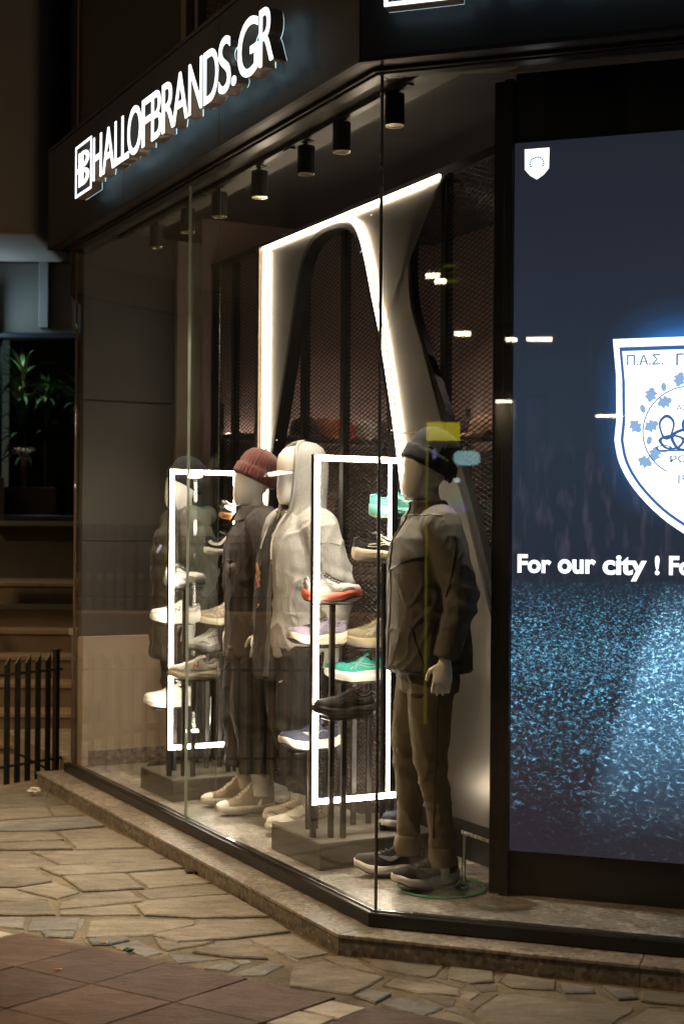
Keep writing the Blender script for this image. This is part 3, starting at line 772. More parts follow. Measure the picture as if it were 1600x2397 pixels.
# black return of the opening
mb = MB(); rings = []
for i, p in enumerate(op):
    t = (op[min(i+1, len(op)-1)] - op[max(i-1, 0)]).normalized(); nrm = Vector((t.z, 0, -t.x))   # into the opening
    rings.append([(p.x, -.002, p.z), (p.x + nrm.x*.028, -.002, p.z + nrm.z*.028), (p.x + nrm.x*.028, .075, p.z + nrm.z*.028), (p.x, .075, p.z)])
mb.loft(rings); mb.build('opening_frame', 'black_metal', arch)
mb = MB(); rings = []
sf = resample(rt[:-1], 60)
for i, p in enumerate(sf):
    t = (sf[min(i+1, 59)] - sf[max(i-1, 0)]).normalized(); nrm = Vector((-t.z, 0, t.x))
    if nrm.x < 0: nrm = -nrm
    w = interp([(0, .008), (.40, .010), (.60, .042), (1, .046)], i / 59)
    rings.append([(p.x, .014, p.z), (p.x + nrm.x*w, .014, p.z + nrm.z*w), (p.x + nrm.x*w, .05, p.z + nrm.z*w), (p.x, .05, p.z)])
mb.loft(rings); mb.build('side_frame', 'black_metal', arch)
mb = MB(); mb.box(ul - .045, ul - .002, -.03, .05, zb, zt + .005); mb.build('edge_channel', mat('channel', (.22, .18, .14), .35, .9), arch, bevel=.003)
# strips
def strip_led(path, w, name='led_strip', y0=-.022, y1=-.012):
    mb = MB(); rings = []
    for i, p in enumerate(path):
        t = (path[min(i+1, len(path)-1)] - path[max(i-1, 0)]).normalized(); nrm = Vector((t.z, 0, -t.x))
        rings.append([(p.x - nrm.x*w/2, y0, p.z - nrm.z*w/2), (p.x + nrm.x*w/2, y0, p.z + nrm.z*w/2), (p.x + nrm.x*w/2, y1, p.z + nrm.z*w/2), (p.x - nrm.x*w/2, y1, p.z - nrm.z*w/2)])
    mb.loft(rings); return mb.build(name, 'led_warm', arch)
strip_led([Vector((ul + .05, 0, zb + .3)), Vector((ul + .05, 0, zt - .03))], .024)
strip_led([Vector((ul + .02, 0, zt - .012)), Vector((right[0][0] - .02, 0, zt - .012))], .015)
off = []
for i, p in enumerate(orr):
    t = (orr[min(i+1, len(orr)-1)] - orr[max(i-1, 0)]).normalized(); off.append(p + Vector((-t.z, 0, t.x)) * -.045 if False else p + Vector((.045, 0, .012)))
strip_led([p for p in off[2:] if p.z > 1.6], .019)
for x, y in ((870, 505), (845, 590), (917, 1008), (1160, 1420), (1158, 1560), (650, 1030)):
    q = ap(x, y)
    mb = MB(); mb.ellipsoid((q[0], -.004, q[1]), (.006, .004, .006), 10, 6); mb.build('rivet', 'chrome', arch, smooth=True)
mb = MB(); a = ap(917, 1016); b = ap(1040, 1007); mb.bar((a[0], -.01, a[1]), (b[0], -.01, b[1]), .005, .005); mb.build('tie_wire', mat('wire_warm', (.8, .6, .4), .3, 1.), arch)
mb = MB(); mb.box(-1.2, -.33, -.014, -.002, zb, .30); mb.build('kick_plate', 'black_metal', arch, bevel=.002)
me = fit_text(text_mesh('BE WITH THE ONE WHO STANDS OUT', 1, .0, .004), -.62, -.35, .235, .252, -.0162, .002)
finish('kick_lettering', me, mat('print_grey', (.45, .43, .40), .6), arch)

# ------------------------------------------------------------------ mesh partition behind
MVp = .87
mp = thing('mesh_partition', 'dark expanded metal mesh partition in black frames behind the displays', 'partition', WA(0, MVp, 0), ROT_A)
posts = [-3.72, -3.40, -2.98, -2.42, -1.94, -1.42, -.93, -.42, .10]
ztop = 3.275
for x in posts:
    mb = MB(); mb.box(x - .022, x + .022, -.012, .03, FLOOR + .001, ztop); mb.build('post', 'black_metal', mp, bevel=.002)
mb = MB(); mb.box(-3.74, .125, -.014, .032, ztop + .001, ztop + .04); mb.build('top_rail', 'black_metal', mp)
mb = MB(); mb.box(-3.74, .125, -.0145, .032, FLOOR + .002, FLOOR + .06); mb.build('bottom_rail', 'black_metal', mp)
mat('mesh_metal', (.10, .092, .085), .38, .8, .15, 30)
cw, ch = .062, .0235
def clip_seg(x0, z0, x1, z1, xa, xb, za, zc):
    t0, t1 = 0., 1.; dx, dz = x1 - x0, z1 - z0
    for p, q in ((-dx, x0 - xa), (dx, xb - x0), (-dz, z0 - za), (dz, zc - z0)):
        if abs(p) < 1e-9:
            if q < 0: return None
        else:
            r = q / p
            if p < 0: t0 = max(t0, r)
            else: t1 = min(t1, r)
    if t0 >= t1: return None
    return x0 + dx*t0, z0 + dz*t0, x0 + dx*t1, z0 + dz*t1
for xa, xb in zip(posts, posts[1:]):
    xa += .0222; xb -= .0222; H = ztop - FLOOR - .06; za = FLOOR + .062
    mb = MB(); slope = ch / cw; W = xb - xa
    n = int((H + W * slope) / ch) + 2
    for s in (1, -1):
        for k in range(-1, n):
            zc = za + k * ch * 1.0
            if s > 0: q = clip_seg(xa, zc - W*slope, xb, zc, xa, xb, za, ztop)
            else: q = clip_seg(xa, zc, xb, zc - W*slope, xa, xb, za, ztop)
            if q:
                yy = .004 if s > 0 else .0072
                mb.bar((q[0], yy, q[1]), (q[2], yy, q[3]), .0026, .0042, up=(.25, -.9, .35 * s))
    m_ = mb.build('mesh_sheet', 'mesh_metal', mp); m_['kind'] = 'stuff'

# ------------------------------------------------------------------ video wall on the corner
scr = thing('video_wall', 'large video screen showing a club crest, a slogan and a floodlit pitch', 'video screen', WB(0, .425, 0), ROT_B)
SX0, SX1, SZ0, SZ1 = .430, 3.0, .306, 3.165
mb = MB(); mb.box(SX0, SX1, 0, .05, SZ0, SZ1); screen = mb.build('screen', None or mat('black_plastic', (.01, .01, .011), .4), scr)
mb = MB(); mb.box(.392, SX0 - .002, -.03, .06, FLOOR + .001, 3.42); mb.build('side_trim', 'black_metal', scr, bevel=.002)
mb = MB(); mb.box(.345, .390, .0, .06, FLOOR + .001, 3.42); mb.build('side_trim', 'dark_metal', scr, bevel=.002)
mb = MB(); mb.box(SX0, SX1, .012, .07, FLOOR + .001, SZ0 - .002); mb.build('base_panel', 'black_metal', scr)
mb = MB(); mb.box(SX0, SX1, .012, .07, SZ1 + .002, 3.45); mb.build('head_panel', mat('head_navy', (.012, .013, .022), .4), scr)
# the picture on the screen
m = bpy.data.materials.new('screen_picture'); m.use_nodes = True
n = m.node_tree.nodes; l = m.node_tree.links; n.remove(n['Principled BSDF'])
tc = n.new('ShaderNodeTexCoord'); sx = n.new('ShaderNodeSeparateXYZ'); l.new(tc.outputs['Object'], sx.inputs[0])
def ramp(src, stops, interp='LINEAR'):
    r = n.new('ShaderNodeValToRGB'); r.color_ramp.interpolation = interp
    e = r.color_ramp.elements
    while len(e) < len(stops): e.new(.5)
    for q, (p, c) in zip(e, stops): q.position = p; q.color = (*c, 1) if len(c) == 3 else c
    l.new(src, r.inputs[0]); return r.outputs[0]
def math_(op, a, b=None, c=None):
    q = n.new('ShaderNodeMath'); q.operation = op
    for i, v in enumerate((a, b, c)):
        if v is None: continue
        if isinstance(v, (int, float)): q.inputs[i].default_value = v
        else: l.new(v, q.inputs[i])
    return q.outputs[0]
def mixc(f, a, b, bt='MIX'):
    q = n.new('ShaderNodeMix'); q.data_type = 'RGBA'; q.blend_type = bt
    for i, v in ((0, f), (6, a), (7, b)):
        if isinstance(v, (int, float)): q.inputs[i].default_value = v
        elif isinstance(v, tuple): q.inputs[i].default_value = (*v, 1)
        else: l.new(v, q.inputs[i])
    return q.outputs[2]
zn = math_('DIVIDE', math_('SUBTRACT', sx.outputs[2], SZ0), SZ1 - SZ0)          # 0 bottom .. 1 top
bg = ramp(zn, [(0, (.030, .025, .032)), (.10, (.034, .028, .038)), (.38, (.026, .034, .054)), (.62, (.030, .044, .070)), (.85, (.025, .030, .046)), (1, (.022, .024, .036))])
# bluish glow on the picture round the crest
dx = math_('DIVIDE', math_('SUBTRACT', sx.outputs[0], 1.13), .42); dz = math_('DIVIDE', math_('SUBTRACT', sx.outputs[2], 2.07), .50)
rr = math_('SQRT', math_('ADD', math_('POWER', math_('ABSOLUTE', dx), 2.6), math_('POWER', math_('ABSOLUTE', dz), 2.6)))
glow = ramp(rr, [(0, (.02, .20, .60)), (.52, (.02, .18, .56)), (.60, (.008, .07, .22)), (.72, (.002, .018, .055)), (.90, (0, 0, 0))])
bg = mixc(1.0, bg, glow, 'ADD')
# grass: small far blades above, long near ones below
def blades(scale, sxx, szz, thr, seedv):
    mpn = n.new('ShaderNodeMapping'); mpn.inputs['Scale'].default_value = (sxx, 1, szz); mpn.inputs['Location'].default_value = (seedv, 0, seedv)
    l.new(tc.outputs['Object'], mpn.inputs[0])
    q = n.new('ShaderNodeTexNoise'); q.inputs['Scale'].default_value = scale; q.inputs['Detail'].default_value = 3; q.inputs['Roughness'].default_value = .7; q.inputs['Distortion'].default_value = .7
    l.new(mpn.outputs[0], q.inputs['Vector'])
    return ramp(q.outputs['Fac'], [(thr - .01, (0, 0, 0)), (thr + .06, (.16, .16, .16)), (thr + .13, (.85, .85, .85)), (thr + .2, (2.2, 2.2, 2.2))])
far = blades(84, 1, 1.4, .475, 1.3); mid = blades(58, .95, 1.35, .49, 4.1); near = blades(36, .9, 1.4, .515, 7.7)
f1 = ramp(zn, [(.22, (0, 0, 0)), (.32, (1, 1, 1))]); f2 = ramp(zn, [(.12, (0, 0, 0)), (.22, (1, 1, 1))])
gr = mixc(f1, mixc(f2, near, mid), far)
lit = ramp(zn, [(.03, (.02, .02, .02)), (.08, (.22, .22, .22)), (.15, (.70, .70, .70)), (.28, (1.0, 1.0, 1.0)), (.335, (.45, .45, .45)), (.385, (0, 0, 0))])
beam = math_('ADD', sx.outputs[0], math_('MULTIPLY', math_('SUBTRACT', zn, .3), -.9))       # floodlight lane leaning right
bm_ = ramp(beam, [(.93, (0, 0, 0)), (1.06, (1, 1, 1))])
nzc = n.new('ShaderNodeTexNoise'); nzc.inputs['Scale'].default_value = 5; l.new(tc.outputs['Object'], nzc.inputs['Vector'])
gcol = mixc(nzc.outputs['Fac'], (.06, .50, .72), (.30, .78, 1.25))
lane = mixc(1.0, gcol, mixc(1.0, bm_, (.55, .85, 1.1), 'MULTIPLY'), 'ADD')
grass = mixc(1.0, mixc(1.0, gr, lane, 'MULTIPLY'), lit, 'MULTIPLY')
lanebase = mixc(1.0, mixc(1.0, bm_, lit, 'MULTIPLY'), (.045, .16, .28), 'MULTIPLY')
pic = mixc(1.0, mixc(1.0, bg, grass, 'ADD'), lanebase, 'ADD')
# faint crowd streaks above the pitch, pixel rows
mpn = n.new('ShaderNodeMapping'); mpn.inputs['Scale'].default_value = (14, 1, 3.5); l.new(tc.outputs['Object'], mpn.inputs[0])
cr_ = n.new('ShaderNodeTexNoise'); cr_.inputs['Scale'].default_value = 1.6; cr_.inputs['Detail'].default_value = 3; l.new(mpn.outputs[0], cr_.inputs['Vector'])
crowd = mixc(1.0, ramp(cr_.outputs['Fac'], [(.52, (0, 0, 0)), (.75, (.05, .035, .05))]), ramp(zn, [(.36, (0, 0, 0)), (.42, (1, 1, 1)), (.52, (1, 1, 1)), (.60, (0, 0, 0))]), 'MULTIPLY')
pic = mixc(1.0, pic, crowd, 'ADD')
wv = n.new('ShaderNodeTexWave'); wv.wave_type = 'BANDS'; wv.bands_direction = 'Z'; wv.inputs['Scale'].default_value = 60; l.new(tc.outputs['Object'], wv.inputs['Vector'])
pic = mixc(.12, pic, wv.outputs['Color'], 'MULTIPLY')
e = n.new('ShaderNodeEmission'); l.new(pic, e.inputs[0]); e.inputs[1].default_value = 1.0
l.new(e.outputs[0], n['Material Output'].inputs[0])
MATS['screen_picture'] = m
mb = MB(); mb.box(SX0, SX1, -.0025, -.0005, SZ0, SZ1); mb.build('picture', 'screen_picture', scr)
emis('px_white', (.92, .97, 1.0), 2.0); emis('px_blue', (.10, .28, .80), .55); emis('px_pale', (.38, .60, 1.0), .9)
def flat(poly, y, name, m, parent, thick=.0012):
    mb = MB(); mb.prism_xz(poly, y, y + thick); return mb.build(name, m, parent)
cx = atB(1612, 1000, .425).x
def shield(w, ztop_, zs_, zbot, sag=.0):
    half = [(-w, ztop_), (-w*.955, lerp(ztop_, zs_, .35)), (-w*.945, lerp(ztop_, zs_, .8)), (-w*.97, zs_), (-w*.90, lerp(zs_, zbot, .25)), (-w*.70, lerp(zs_, zbot, .52)), (-w*.36, lerp(zs_, zbot, .80)), (0, zbot)]
    h = [Vector((a, 0, b)) for a, b in half]; h = [h[0], h[1], h[2]] + smooth_path(h[3:], 4)
    left = [(cx + p.x, p.z) for p in h]; right_ = [(cx - p.x, p.z) for p in reversed(h[:-1])]
    return left + right_
W0 = cx - atB(1434, 800, .425).x
zt0 = atB(1434, 794, .425).z; zs0 = atB(1434, 1030, .425).z; zb0 = zs0 - (zt0 - zs0) * .95
crest = flat(shield(W0, zt0, zs0, zb0), -.0050, 'crest', 'px_white', scr)
def shield_ring(k0, k1):
    a = shield(W0*k0, zt0 - .028*(1-k0)*14, zs0, zb0 + (1-k0)*.34); b = shield(W0*k1, zt0 - .028*(1-k1)*14, zs0, zb0 + (1-k1)*.34)
    mb = MB(); nn = len(a)
    for i in range(nn):
        j = (i + 1) % nn
        mb.add([(a[i][0], -.0066, a[i][1]), (a[j][0], -.0066, a[j][1]), (b[j][0], -.0066, b[j][1]), (b[i][0], -.0066, b[i][1])], [(0, 1, 2, 3)])
    return mb
shield_ring(.915, .875).build('crest_border', 'px_blue', crest)
def put_text(s, x0, x1, z0, z1, m, nm, parent, y=-.0066, bold=0.008):
    me = fit_text(text_mesh(s, 1, bold, .0), x0, x1, z0, z1, y, 0); return finish(nm, me, m, parent)
def zB(x, y): q = atB(x, y, .425); return q.x, q.z
xa, za = zB(1467, 856); xb, z2 = zB(1552, 832)
put_text('Π.Α.Σ.', xa, xb, za, z2 + .006, 'px_blue', 'crest_lettering', crest)
xa, za = zB(1582, 856)
put_text('ΓΙΑΝΝΙΝΑ', xa, 2*cx - (zB(1467, 856)[0]), za, z2 + .006, 'px_blue', 'crest_lettering', crest)
zr = zB(1600, 1010)[1]; rad = cx - zB(1503, 1010)[0]
mb = MB(); ring = []
for i in range(49):
    a = math.radians(-118 + (360 - 64) * i / 48 + 0) ; ring.append((cx + rad * math.cos(math.radians(242) - math.radians(304) * i / 48), zr + rad * math.sin(math.radians(242) - math.radians(304) * i / 48)))
for i in range(48):
    (x0, z0), (x1, z1) = ring[i], ring[i+1]
    f = .975
    mb.add([(x0, -.0066, z0), (x1, -.0066, z1), (cx + (x1-cx)*f, -.0066, zr + (z1-zr)*f), (cx + (x0-cx)*f, -.0066, zr + (z0-zr)*f)], [(0, 1, 2, 3)])
mb.build('crest_circle', 'px_blue', crest)
def oak(x, z, ang, size):
    pts = []
    for i in range(18):
        t = i / 17; side = math.sin(t * math.pi) ** .7 * .36 * (1 + .28 * math.cos(t * 20))
        pts.append((t - .5, side))
    pts += [(p[0], -p[1]) for p in reversed(pts[1:-1])]
    ca, sa = math.cos(ang), math.sin(ang)
    return [(x + (a*ca - b*sa) * size, z + (a*sa + b*ca) * size) for a, b in pts]
def acorn(x, z, ang, size):
    pts = [(.5*math.cos(q), .30*math.sin(q)) for q in [i/14*2*math.pi for i in range(14)]]
    ca, sa = math.cos(ang), math.sin(ang)
    return [(x + (a*ca - b*sa) * size, z + (a*sa + b*ca) * size) for a, b in pts]
for px, py, ang, kind in ((1523, 924, 80, 'o'), (1553, 906, 95, 'a'), (1504, 957, 110, 'a'), (1487, 998, -50, 'o'), (1524, 997, 30, 'o'), (1519, 1031, 75, 'a'), (1532, 1063, 80, 'o'), (1509, 1081, -25, 'o'), (1555, 941, 20, 'o'), (1590, 888, 75, 'o')):
    x, z = zB(px, py); a = math.radians(ang)
    for sgn in ((1, -1)):
        xx = x if sgn > 0 else 2*cx - x; aa = a if sgn > 0 else math.pi - a
        flat(oak(xx, z, aa, .058) if kind == 'o' else acorn(xx, z, aa, .034), -.0064, 'oak_leaf' if kind == 'o' else 'acorn', 'px_pale', crest, .001)
x, z = zB(1568, 1083); put_text('ΡΩΜΗ', x, 2*cx - x, z, z + .028, 'px_blue', 'crest_lettering', crest)
x, z = zB(1587, 1133); put_text('1966', x, 2*cx - x, z, z + .036, 'px_blue', 'crest_lettering', crest)
x, z = zB(1582, 961); put_text('ΑΣΠΙΣ', x, 2*cx - x, z, z + .022, 'px_blue', 'crest_lettering', crest)
# seated-figures emblem in the middle as simple rounded masses
for (px, py, w_, h_) in ((1560, 1000, .030, .05), (1572, 1035, .05, .03), (1600, 1030, .05, .045), (1620, 1000, .04, .05), (1553, 1050, .03, .014)):
    x, z = zB(px, py)
    ol_ = [(x + w_*math.cos(q)*(1 + .12*math.sin(3*q)), z + h_*math.sin(q)) for q in [i/22*2*math.pi for i in range(22)]]
    il_ = [(x + (a - x)*.74, z + (b - z)*.74) for a, b in ol_]
    mb = MB(); nn = 22
    for i in range(nn):
        j = (i+1) % nn; mb.add([(ol_[i][0], -.0068, ol_[i][1]), (ol_[j][0], -.0068, ol_[j][1]), (il_[j][0], -.0068, il_[j][1]), (il_[i][0], -.0068, il_[i][1])], [(0, 1, 2, 3)])
    mb.build('crest_emblem', 'px_blue', crest)
x0, z0 = zB(1543, 1055); mb = MB(); mb.box(x0, 2*cx - x0, -.0069, -.0062, z0 - .003, z0 + .003); mb.build('crest_emblem', 'px_blue', crest)
# small crest top left
x0, z1 = zB(1228, 350); x1, z0 = zB(1285, 418); xm = (x0 + x1) / 2; hw = (x1 - x0) / 2; zz = (z1 - z0)
sc_ = flat([(x0, z1), (x0 + .001, z0 + zz*.34), (xm - hw*.55, z0 + zz*.14), (xm, z0), (xm + hw*.55, z0 + zz*.14), (x1 - .001, z0 + zz*.34), (x1, z1)], -.0050, 'small_crest', 'px_white', scr)
for i in range(12):
    a = math.pi * (-.15 + 1.3 * i / 11); mx, mz = xm + hw*.55*math.cos(a), z0 + zz*.52 + hw*.5*math.sin(a)
    mb = MB(); mb.box(mx - .004, mx + .004, -.0066, -.0058, mz - .003, mz + .003); mb.build('small_crest_leaf', 'px_blue', sc_)
for word, xa_, xb_ in (('For', 1211, 1290), ('our', 1305, 1394), ('city', 1410, 1513), ('!', 1532, 1543), ('For', 1565, 1644), ('our', 1659, 1748), ('team', 1764, 1890), ('!', 1905, 1916)):
    x0 = zB(xa_, 1340)[0]; x1 = zB(xb_, 1340)[0]
    zb_ = zB(1210, 1341)[1]; zt_ = zB(1210, 1297)[1]
    if word == 'city': zb__ = zb_ - .026
    elif word in ('our',): zb__ = zb_
    else: zb__ = zb_
    top = zt_ if word != 'our' else zt_ - .018
    put_text(word, x0, x1, zb__, top, 'px_white', 'slogan', scr, -.0048, .035)
# ------------------------------------------------------------------ sneakers
W_TAB = [(0, .018), (.03, .028), (.12, .0345), (.25, .034), (.42, .0335), (.58, .042), (.70, .0475), (.82, .044), (.92, .0365), (.972, .0255), (1, .013)]
def sneaker(name, label, loc, rotz, upper, sole, lace, logo=None, logo_style=None, accent=None, outsole=None, lining=None, hs=.042, hf=.028, L=.285,
            worn=False, tilt=0., group='sneakers on show', parent=None, part_name=None, wscale=1.08, toe_cap=None, high=False, rocker=.026):
    if parent is None: root = thing(name, label, 'sneaker', loc, 0, group)
    else:
        root = bpy.data.objects.new(part_name or 'shoe', None); COL.objects.link(root); root.parent = parent; root.location = loc
    root.rotation_euler = Euler((tilt, 0, rotz), 'XYZ')
    w = lambda t: interp(W_TAB, t) * wscale
    b = lambda t: interp([(0, .010), (.1, .002), (.25, 0), (.6, 0), (.8, rocker*.28), (1, rocker)], t)
    h = lambda t: b(t) + interp([(0, hs*1.0), (.3, hs*.95), (.6, hf*1.1), (.85, hf), (1, hf*.80)], t)
    if high: T = lambda t: interp([(0, .150), (.12, .158), (.30, .162), (.40, .150), (.52, .112), (.66, .078), (.80, .064), (.92, .056), (1, .040)], t)
    else: T = lambda t: interp([(0, .102), (.05, .116), (.13, .099), (.24, .096), (.34, .120), (.42, .116), (.55, .099), (.70, .084), (.84, .076), (.94, .069), (1, .054)], t)
    T0 = T; T = lambda t: T0(t) + interp([(.55, 0), (.85, .35), (1, .62)], t) * rocker
    yy = lambda t: (.5 - t) * L
    ts = [0, .015, .04, .08, .13, .18, .23, .28, .33, .38, .44, .5, .56, .62, .68, .74, .8, .86, .91, .95, .98, 1]
    # midsole
    rings = []
    for t in ts:
        ww = w(t) * 1.06 + .0035; z0, z1 = b(t) + .006, h(t) + .004
        bul = .003
        rings.append([Vector((x, yy(t), z)) for x, z in ((-ww*.86, z0), (-ww - bul*.3, z0 + .006), (-ww - bul, (z0+z1)/2), (-ww + .001, z1 - .002), (-ww*.9, z1 + .001), (ww*.9, z1 + .001), (ww - .001, z1 - .002), (ww + bul, (z0+z1)/2), (ww + bul*.3, z0 + .006), (ww*.86, z0))])
    # overhang at heel and toe
    for r in rings[:1]:
        for p in r: p.y += .006
    for p in rings[-1]: p.y -= .003
    mb = MB(); mb.loft(rings); so = mb.build('midsole', sole, root, smooth=True, angle=50); so = so if parent is None else root
    rings = []
    for t in ts:
        ww = w(t) * 1.03 + .002; z0 = b(t)
        rings.append([Vector((-ww, yy(t), z0 + .0065)), Vector((-ww*.97, yy(t), z0 + .0005)), Vector((ww*.97, yy(t), z0 + .0005)), Vector((ww, yy(t), z0 + .0065))])
    mb = MB(); mb.loft(rings); mb.build('outsole', outsole or sole, root, smooth=True)
    for f in (.38, .66):                                   # grooves moulded round the side wall
        for s in (-1, 1):
            rr = []
            for t in ts[1:-2]:
                ww = w(t) * 1.06 + .0035 + .0026; z = lerp(b(t) + .006, h(t) + .004, f + .10 * math.sin(t * 9 + f * 7)); yv = yy(t)
                rr.append([(s*ww, yv, z - .0011), (s*(ww + .0012), yv, z), (s*ww, yv, z + .0011), (s*(ww - .004), yv, z)])
            mb = MB(); mb.loft(rr); mb.build('sole_groove', sole, so)
    # upper
    def S(t, a, off=0.):
        c, s_ = math.cos(a), math.sin(a); ww = w(t)
        x = ww * math.copysign(abs(c) ** .72, c) * (1 - .30 * max(0, s_) ** 2 * (1 if t < .45 else .3))
        z = h(t) + (T(t) - h(t)) * max(0, s_) ** .8
        p = Vector((x, yy(t), z)); nrm = Vector((c, 0, s_ + .1)).normalized()
        return p + nrm * off
    rings = []; K = 20
    for t in ts:
        ring = []
        for k in range(K + 1):
            a = math.pi * k / K; p = S(t, a)
            if not worn and .03 < t < .31 and math.sin(a) > .80:
                p = Vector((p.x * .80, p.y, h(t) + .012))
            ring.append(p)
        rings.append(ring)
    for p in rings[0]: p.y += .002
    mb = MB(); mb.loft(rings, closed=False, cap0=True, cap1=True)
    up = mb.build('upper', upper, root, smooth=True, angle=65); up = up if parent is None else root
    if not worn:
        rr = []
        for t in [.04 + .26 * i / 10 for i in range(11)]:
            rr.append([S(t, math.pi * (.285 + .43 * k / 10)) * 1 for k in range(11)])
            for k, p in enumerate(rr[-1]): p.x *= .86; p.z = h(t) + .02
        mb = MB(); mb.loft(rr, closed=False, cap0=False, cap1=False); mb.build('lining', lining or MATS['fabric_black'], root, smooth=True)
    # padded collar rim
    for s in (0, 1):
        pts = []
        for i in range(9):
            t = .02 + .31 * i / 8; a = math.pi * .30; a = a if s == 0 else math.pi - a
            pts.append(S(t, a, .0005))
        mb = MB(); mb.tube(smooth_path(pts, 2), .0048, 7); mb.build('collar', upper if not accent else accent, up, smooth=True)
    mb = MB(); mb.tube([S(.012, math.pi * (.28 + .44 * k / 8), .001) for k in range(9)], .0046, 7); mb.build('heel_tab', accent or upper, up, smooth=True)
    # tongue
    rr = []
    for i in range(6):
        t = .31 + .12 * i / 5; zz = T(t) + (.016 if not high else .008) * (1 - i / 5)
        rr.append([Vector((q * w(t) * .52, yy(t) + .012 * (1 - i/5), zz - .010 * q * q)) for q in (-1, -.5, 0, .5, 1)] + [Vector((q * w(t) * .52, yy(t) + .012 * (1 - i/5) - .004, zz - .007 - .010 * q * q)) for q in (1, .5, 0, -.5, -1)])
    mb = MB(); mb.loft(rr); mb.build('tongue', upper, root, smooth=True)
    n_l = 7 if high else 6
    for i in range(n_l):
        t0 = (.36 if not high else .33) + .30 * i / (n_l - 1); t1 = t0 + .035
        for s in (0, 1):
            pts = []
            for k in range(7):
                a = math.pi * lerp(.335, .665, k / 6); a = a if s == 0 else math.pi - a
                pts.append(S(lerp(t0, t1, k / 6), a, .0025 + .0016 * (s == 0) * math.sin(k / 6 * math.pi)))
            mb = MB(); mb.tube(pts, .0025, 6, flat=.8); mb.build('lace', lace, root, smooth=True)
    if not worn or high:
        for s in (-1, 1):
            t = .36; p = S(t, math.pi/2, .004)
            mb = MB(); mb.tube(smooth_path([p, p + Vector((s*.014, .006, .006)), p + Vector((s*.026, -.004, -.006)), p + Vector((s*.016, -.016, -.004)), p + Vector((s*.004, -.004, .002))], 4), .002, 5); mb.build('lace', lace, root, smooth=True)
    def rib(pts, width, m_, nm='side_mark', off=.0012):
        for s in (0, 1):
            P = []
            for i, (t, a) in enumerate(pts):
                a = a * math.pi; P.append(S(t, a if s == 0 else math.pi - a, off))
            P = smooth_path(P, 4); rr = []
            for i, p in enumerate(P):
                f = i / (len(P) - 1); d = (P[min(i+1, len(P)-1)] - P[max(i-1, 0)]).normalized()
                nn = Vector((1 if s == 0 else -1, 0, .45)).normalized(); sd = d.cross(nn).normalized()
                wd = width(f) if callable(width) else width
                rr.append([p - sd*wd/2, p + sd*wd/2, p + sd*wd*.42 + nn*.0016, p - sd*wd*.42 + nn*.0016])
            mb = MB(); mb.loft(rr); mb.build(nm, m_, up, smooth=True)
    lg = logo or sole
    if logo_style == 'swoosh':
        rib([(.66, .30), (.58, .20), (.50, .13), (.42, .13), (.32, .17), (.20, .23), (.09, .29)], lambda f: .002 + .018 * math.sin(min(1, f * 1.25 + .08) * math.pi) ** 1.3, lg)
    elif logo_style == 'tiger':
        rib([(.66, .10), (.52, .20), (.40, .32)], .005, lg); rib([(.58, .08), (.46, .19), (.34, .31)], .005, lg)
        rib([(.60, .24), (.48, .20), (.34, .12), (.20, .16)], .0045, lg); rib([(.56, .16), (.44, .12), (.30, .06), (.18, .10)], .0045, lg)
    elif logo_style == 'N':
        rib([(.56, .12), (.54, .26)], .007, lg); rib([(.54, .26), (.46, .12)], .007, lg); rib([(.46, .12), (.44, .26)], .007, lg)
        rib([(.66, .30), (.60, .10), (.40, .09), (.37, .30)], .003, accent or lg); rib([(.30, .30), (.24, .12), (.10, .10), (.05, .2)], .004, accent or lg); rib([(.90, .15), (.78, .12), (.70, .30)], .006, accent or lg)
    elif logo_style == 'form':
        rib([(.44, .33), (.36, .22), (.24, .13), (.08, .10), (.03, .16)], lambda f: .008 + .016 * f, lg)
    elif logo_style == 'zig':
        for k in range(6): rib([(.10 + k*.10, .06), (.14 + k*.10, .26)], .004, lg)
        rib([(.06, .30), (.3, .22), (.62, .28)], .005, lg); rib([(.66, .06), (.8, .16), (.92, .1)], .006, lg)
    if accent:
        rib([(.0, .10), (.06, .16), (.14, .08)], .012, accent, 'heel_counter'); rib([(.97, .12), (.90, .16), (.80, .06)], .009, accent, 'toe_guard')
    if toe_cap:
        rr = []
        for t in (.83, .87, .91, .95, .98, 1.0): rr.append([S(t, math.pi * k / 14, .0022) for k in range(15)])
        for p in rr[-1]: p.y -= .003
        mb = MB(); mb.loft(rr, closed=False, cap0=False, cap1=True); mb.build('toe_cap', toe_cap, up, smooth=True)
    return root
def cloth(name, col, rough=.85, bump=.35, bscale=350, var=.16, scale=40, sheen=.0, wrinkle=0.): return mat(name, col, rough, 0, var, scale, bump=bump, bscale=bscale, sheen=sheen, wrinkle=wrinkle)
cloth('fabric_black', (.014, .014, .015)); cloth('knit_teal', (.045, .42, .34)); cloth('knit_mint', (.16, .62, .52)); cloth('knit_purple', (.21, .18, .25)); cloth('knit_navy', (.045, .05, .085))
cloth('knit_olive', (.20, .175, .11)); cloth('mesh_white', (.74, .70, .64)); cloth('mesh_cream', (.62, .57, .48)); cloth('mesh_grey', (.40, .37, .35)); cloth('leather_black', (.018, .017, .017), .45, .1); cloth('silver_mesh', (.38, .37, .35), .4, .3)
cloth('canvas_tan', (.34, .27, .19)); cloth('lace_white', (.78, .75, .68)); cloth('lace_black', (.02, .02, .02)); cloth('lace_teal', (.06, .26, .22))
mat('eva_white', (.78, .74, .69), .55, 0, .04, 15); mat('eva_cream', (.66, .58, .44), .55, 0, .05, 15); mat('eva_coral', (.62, .13, .075), .5, 0, .05, 15); mat('eva_black', (.013, .013, .013), .5, 0, .1, 15); mat('gum', (.42, .20, .07), .5, 0, .08, 15)
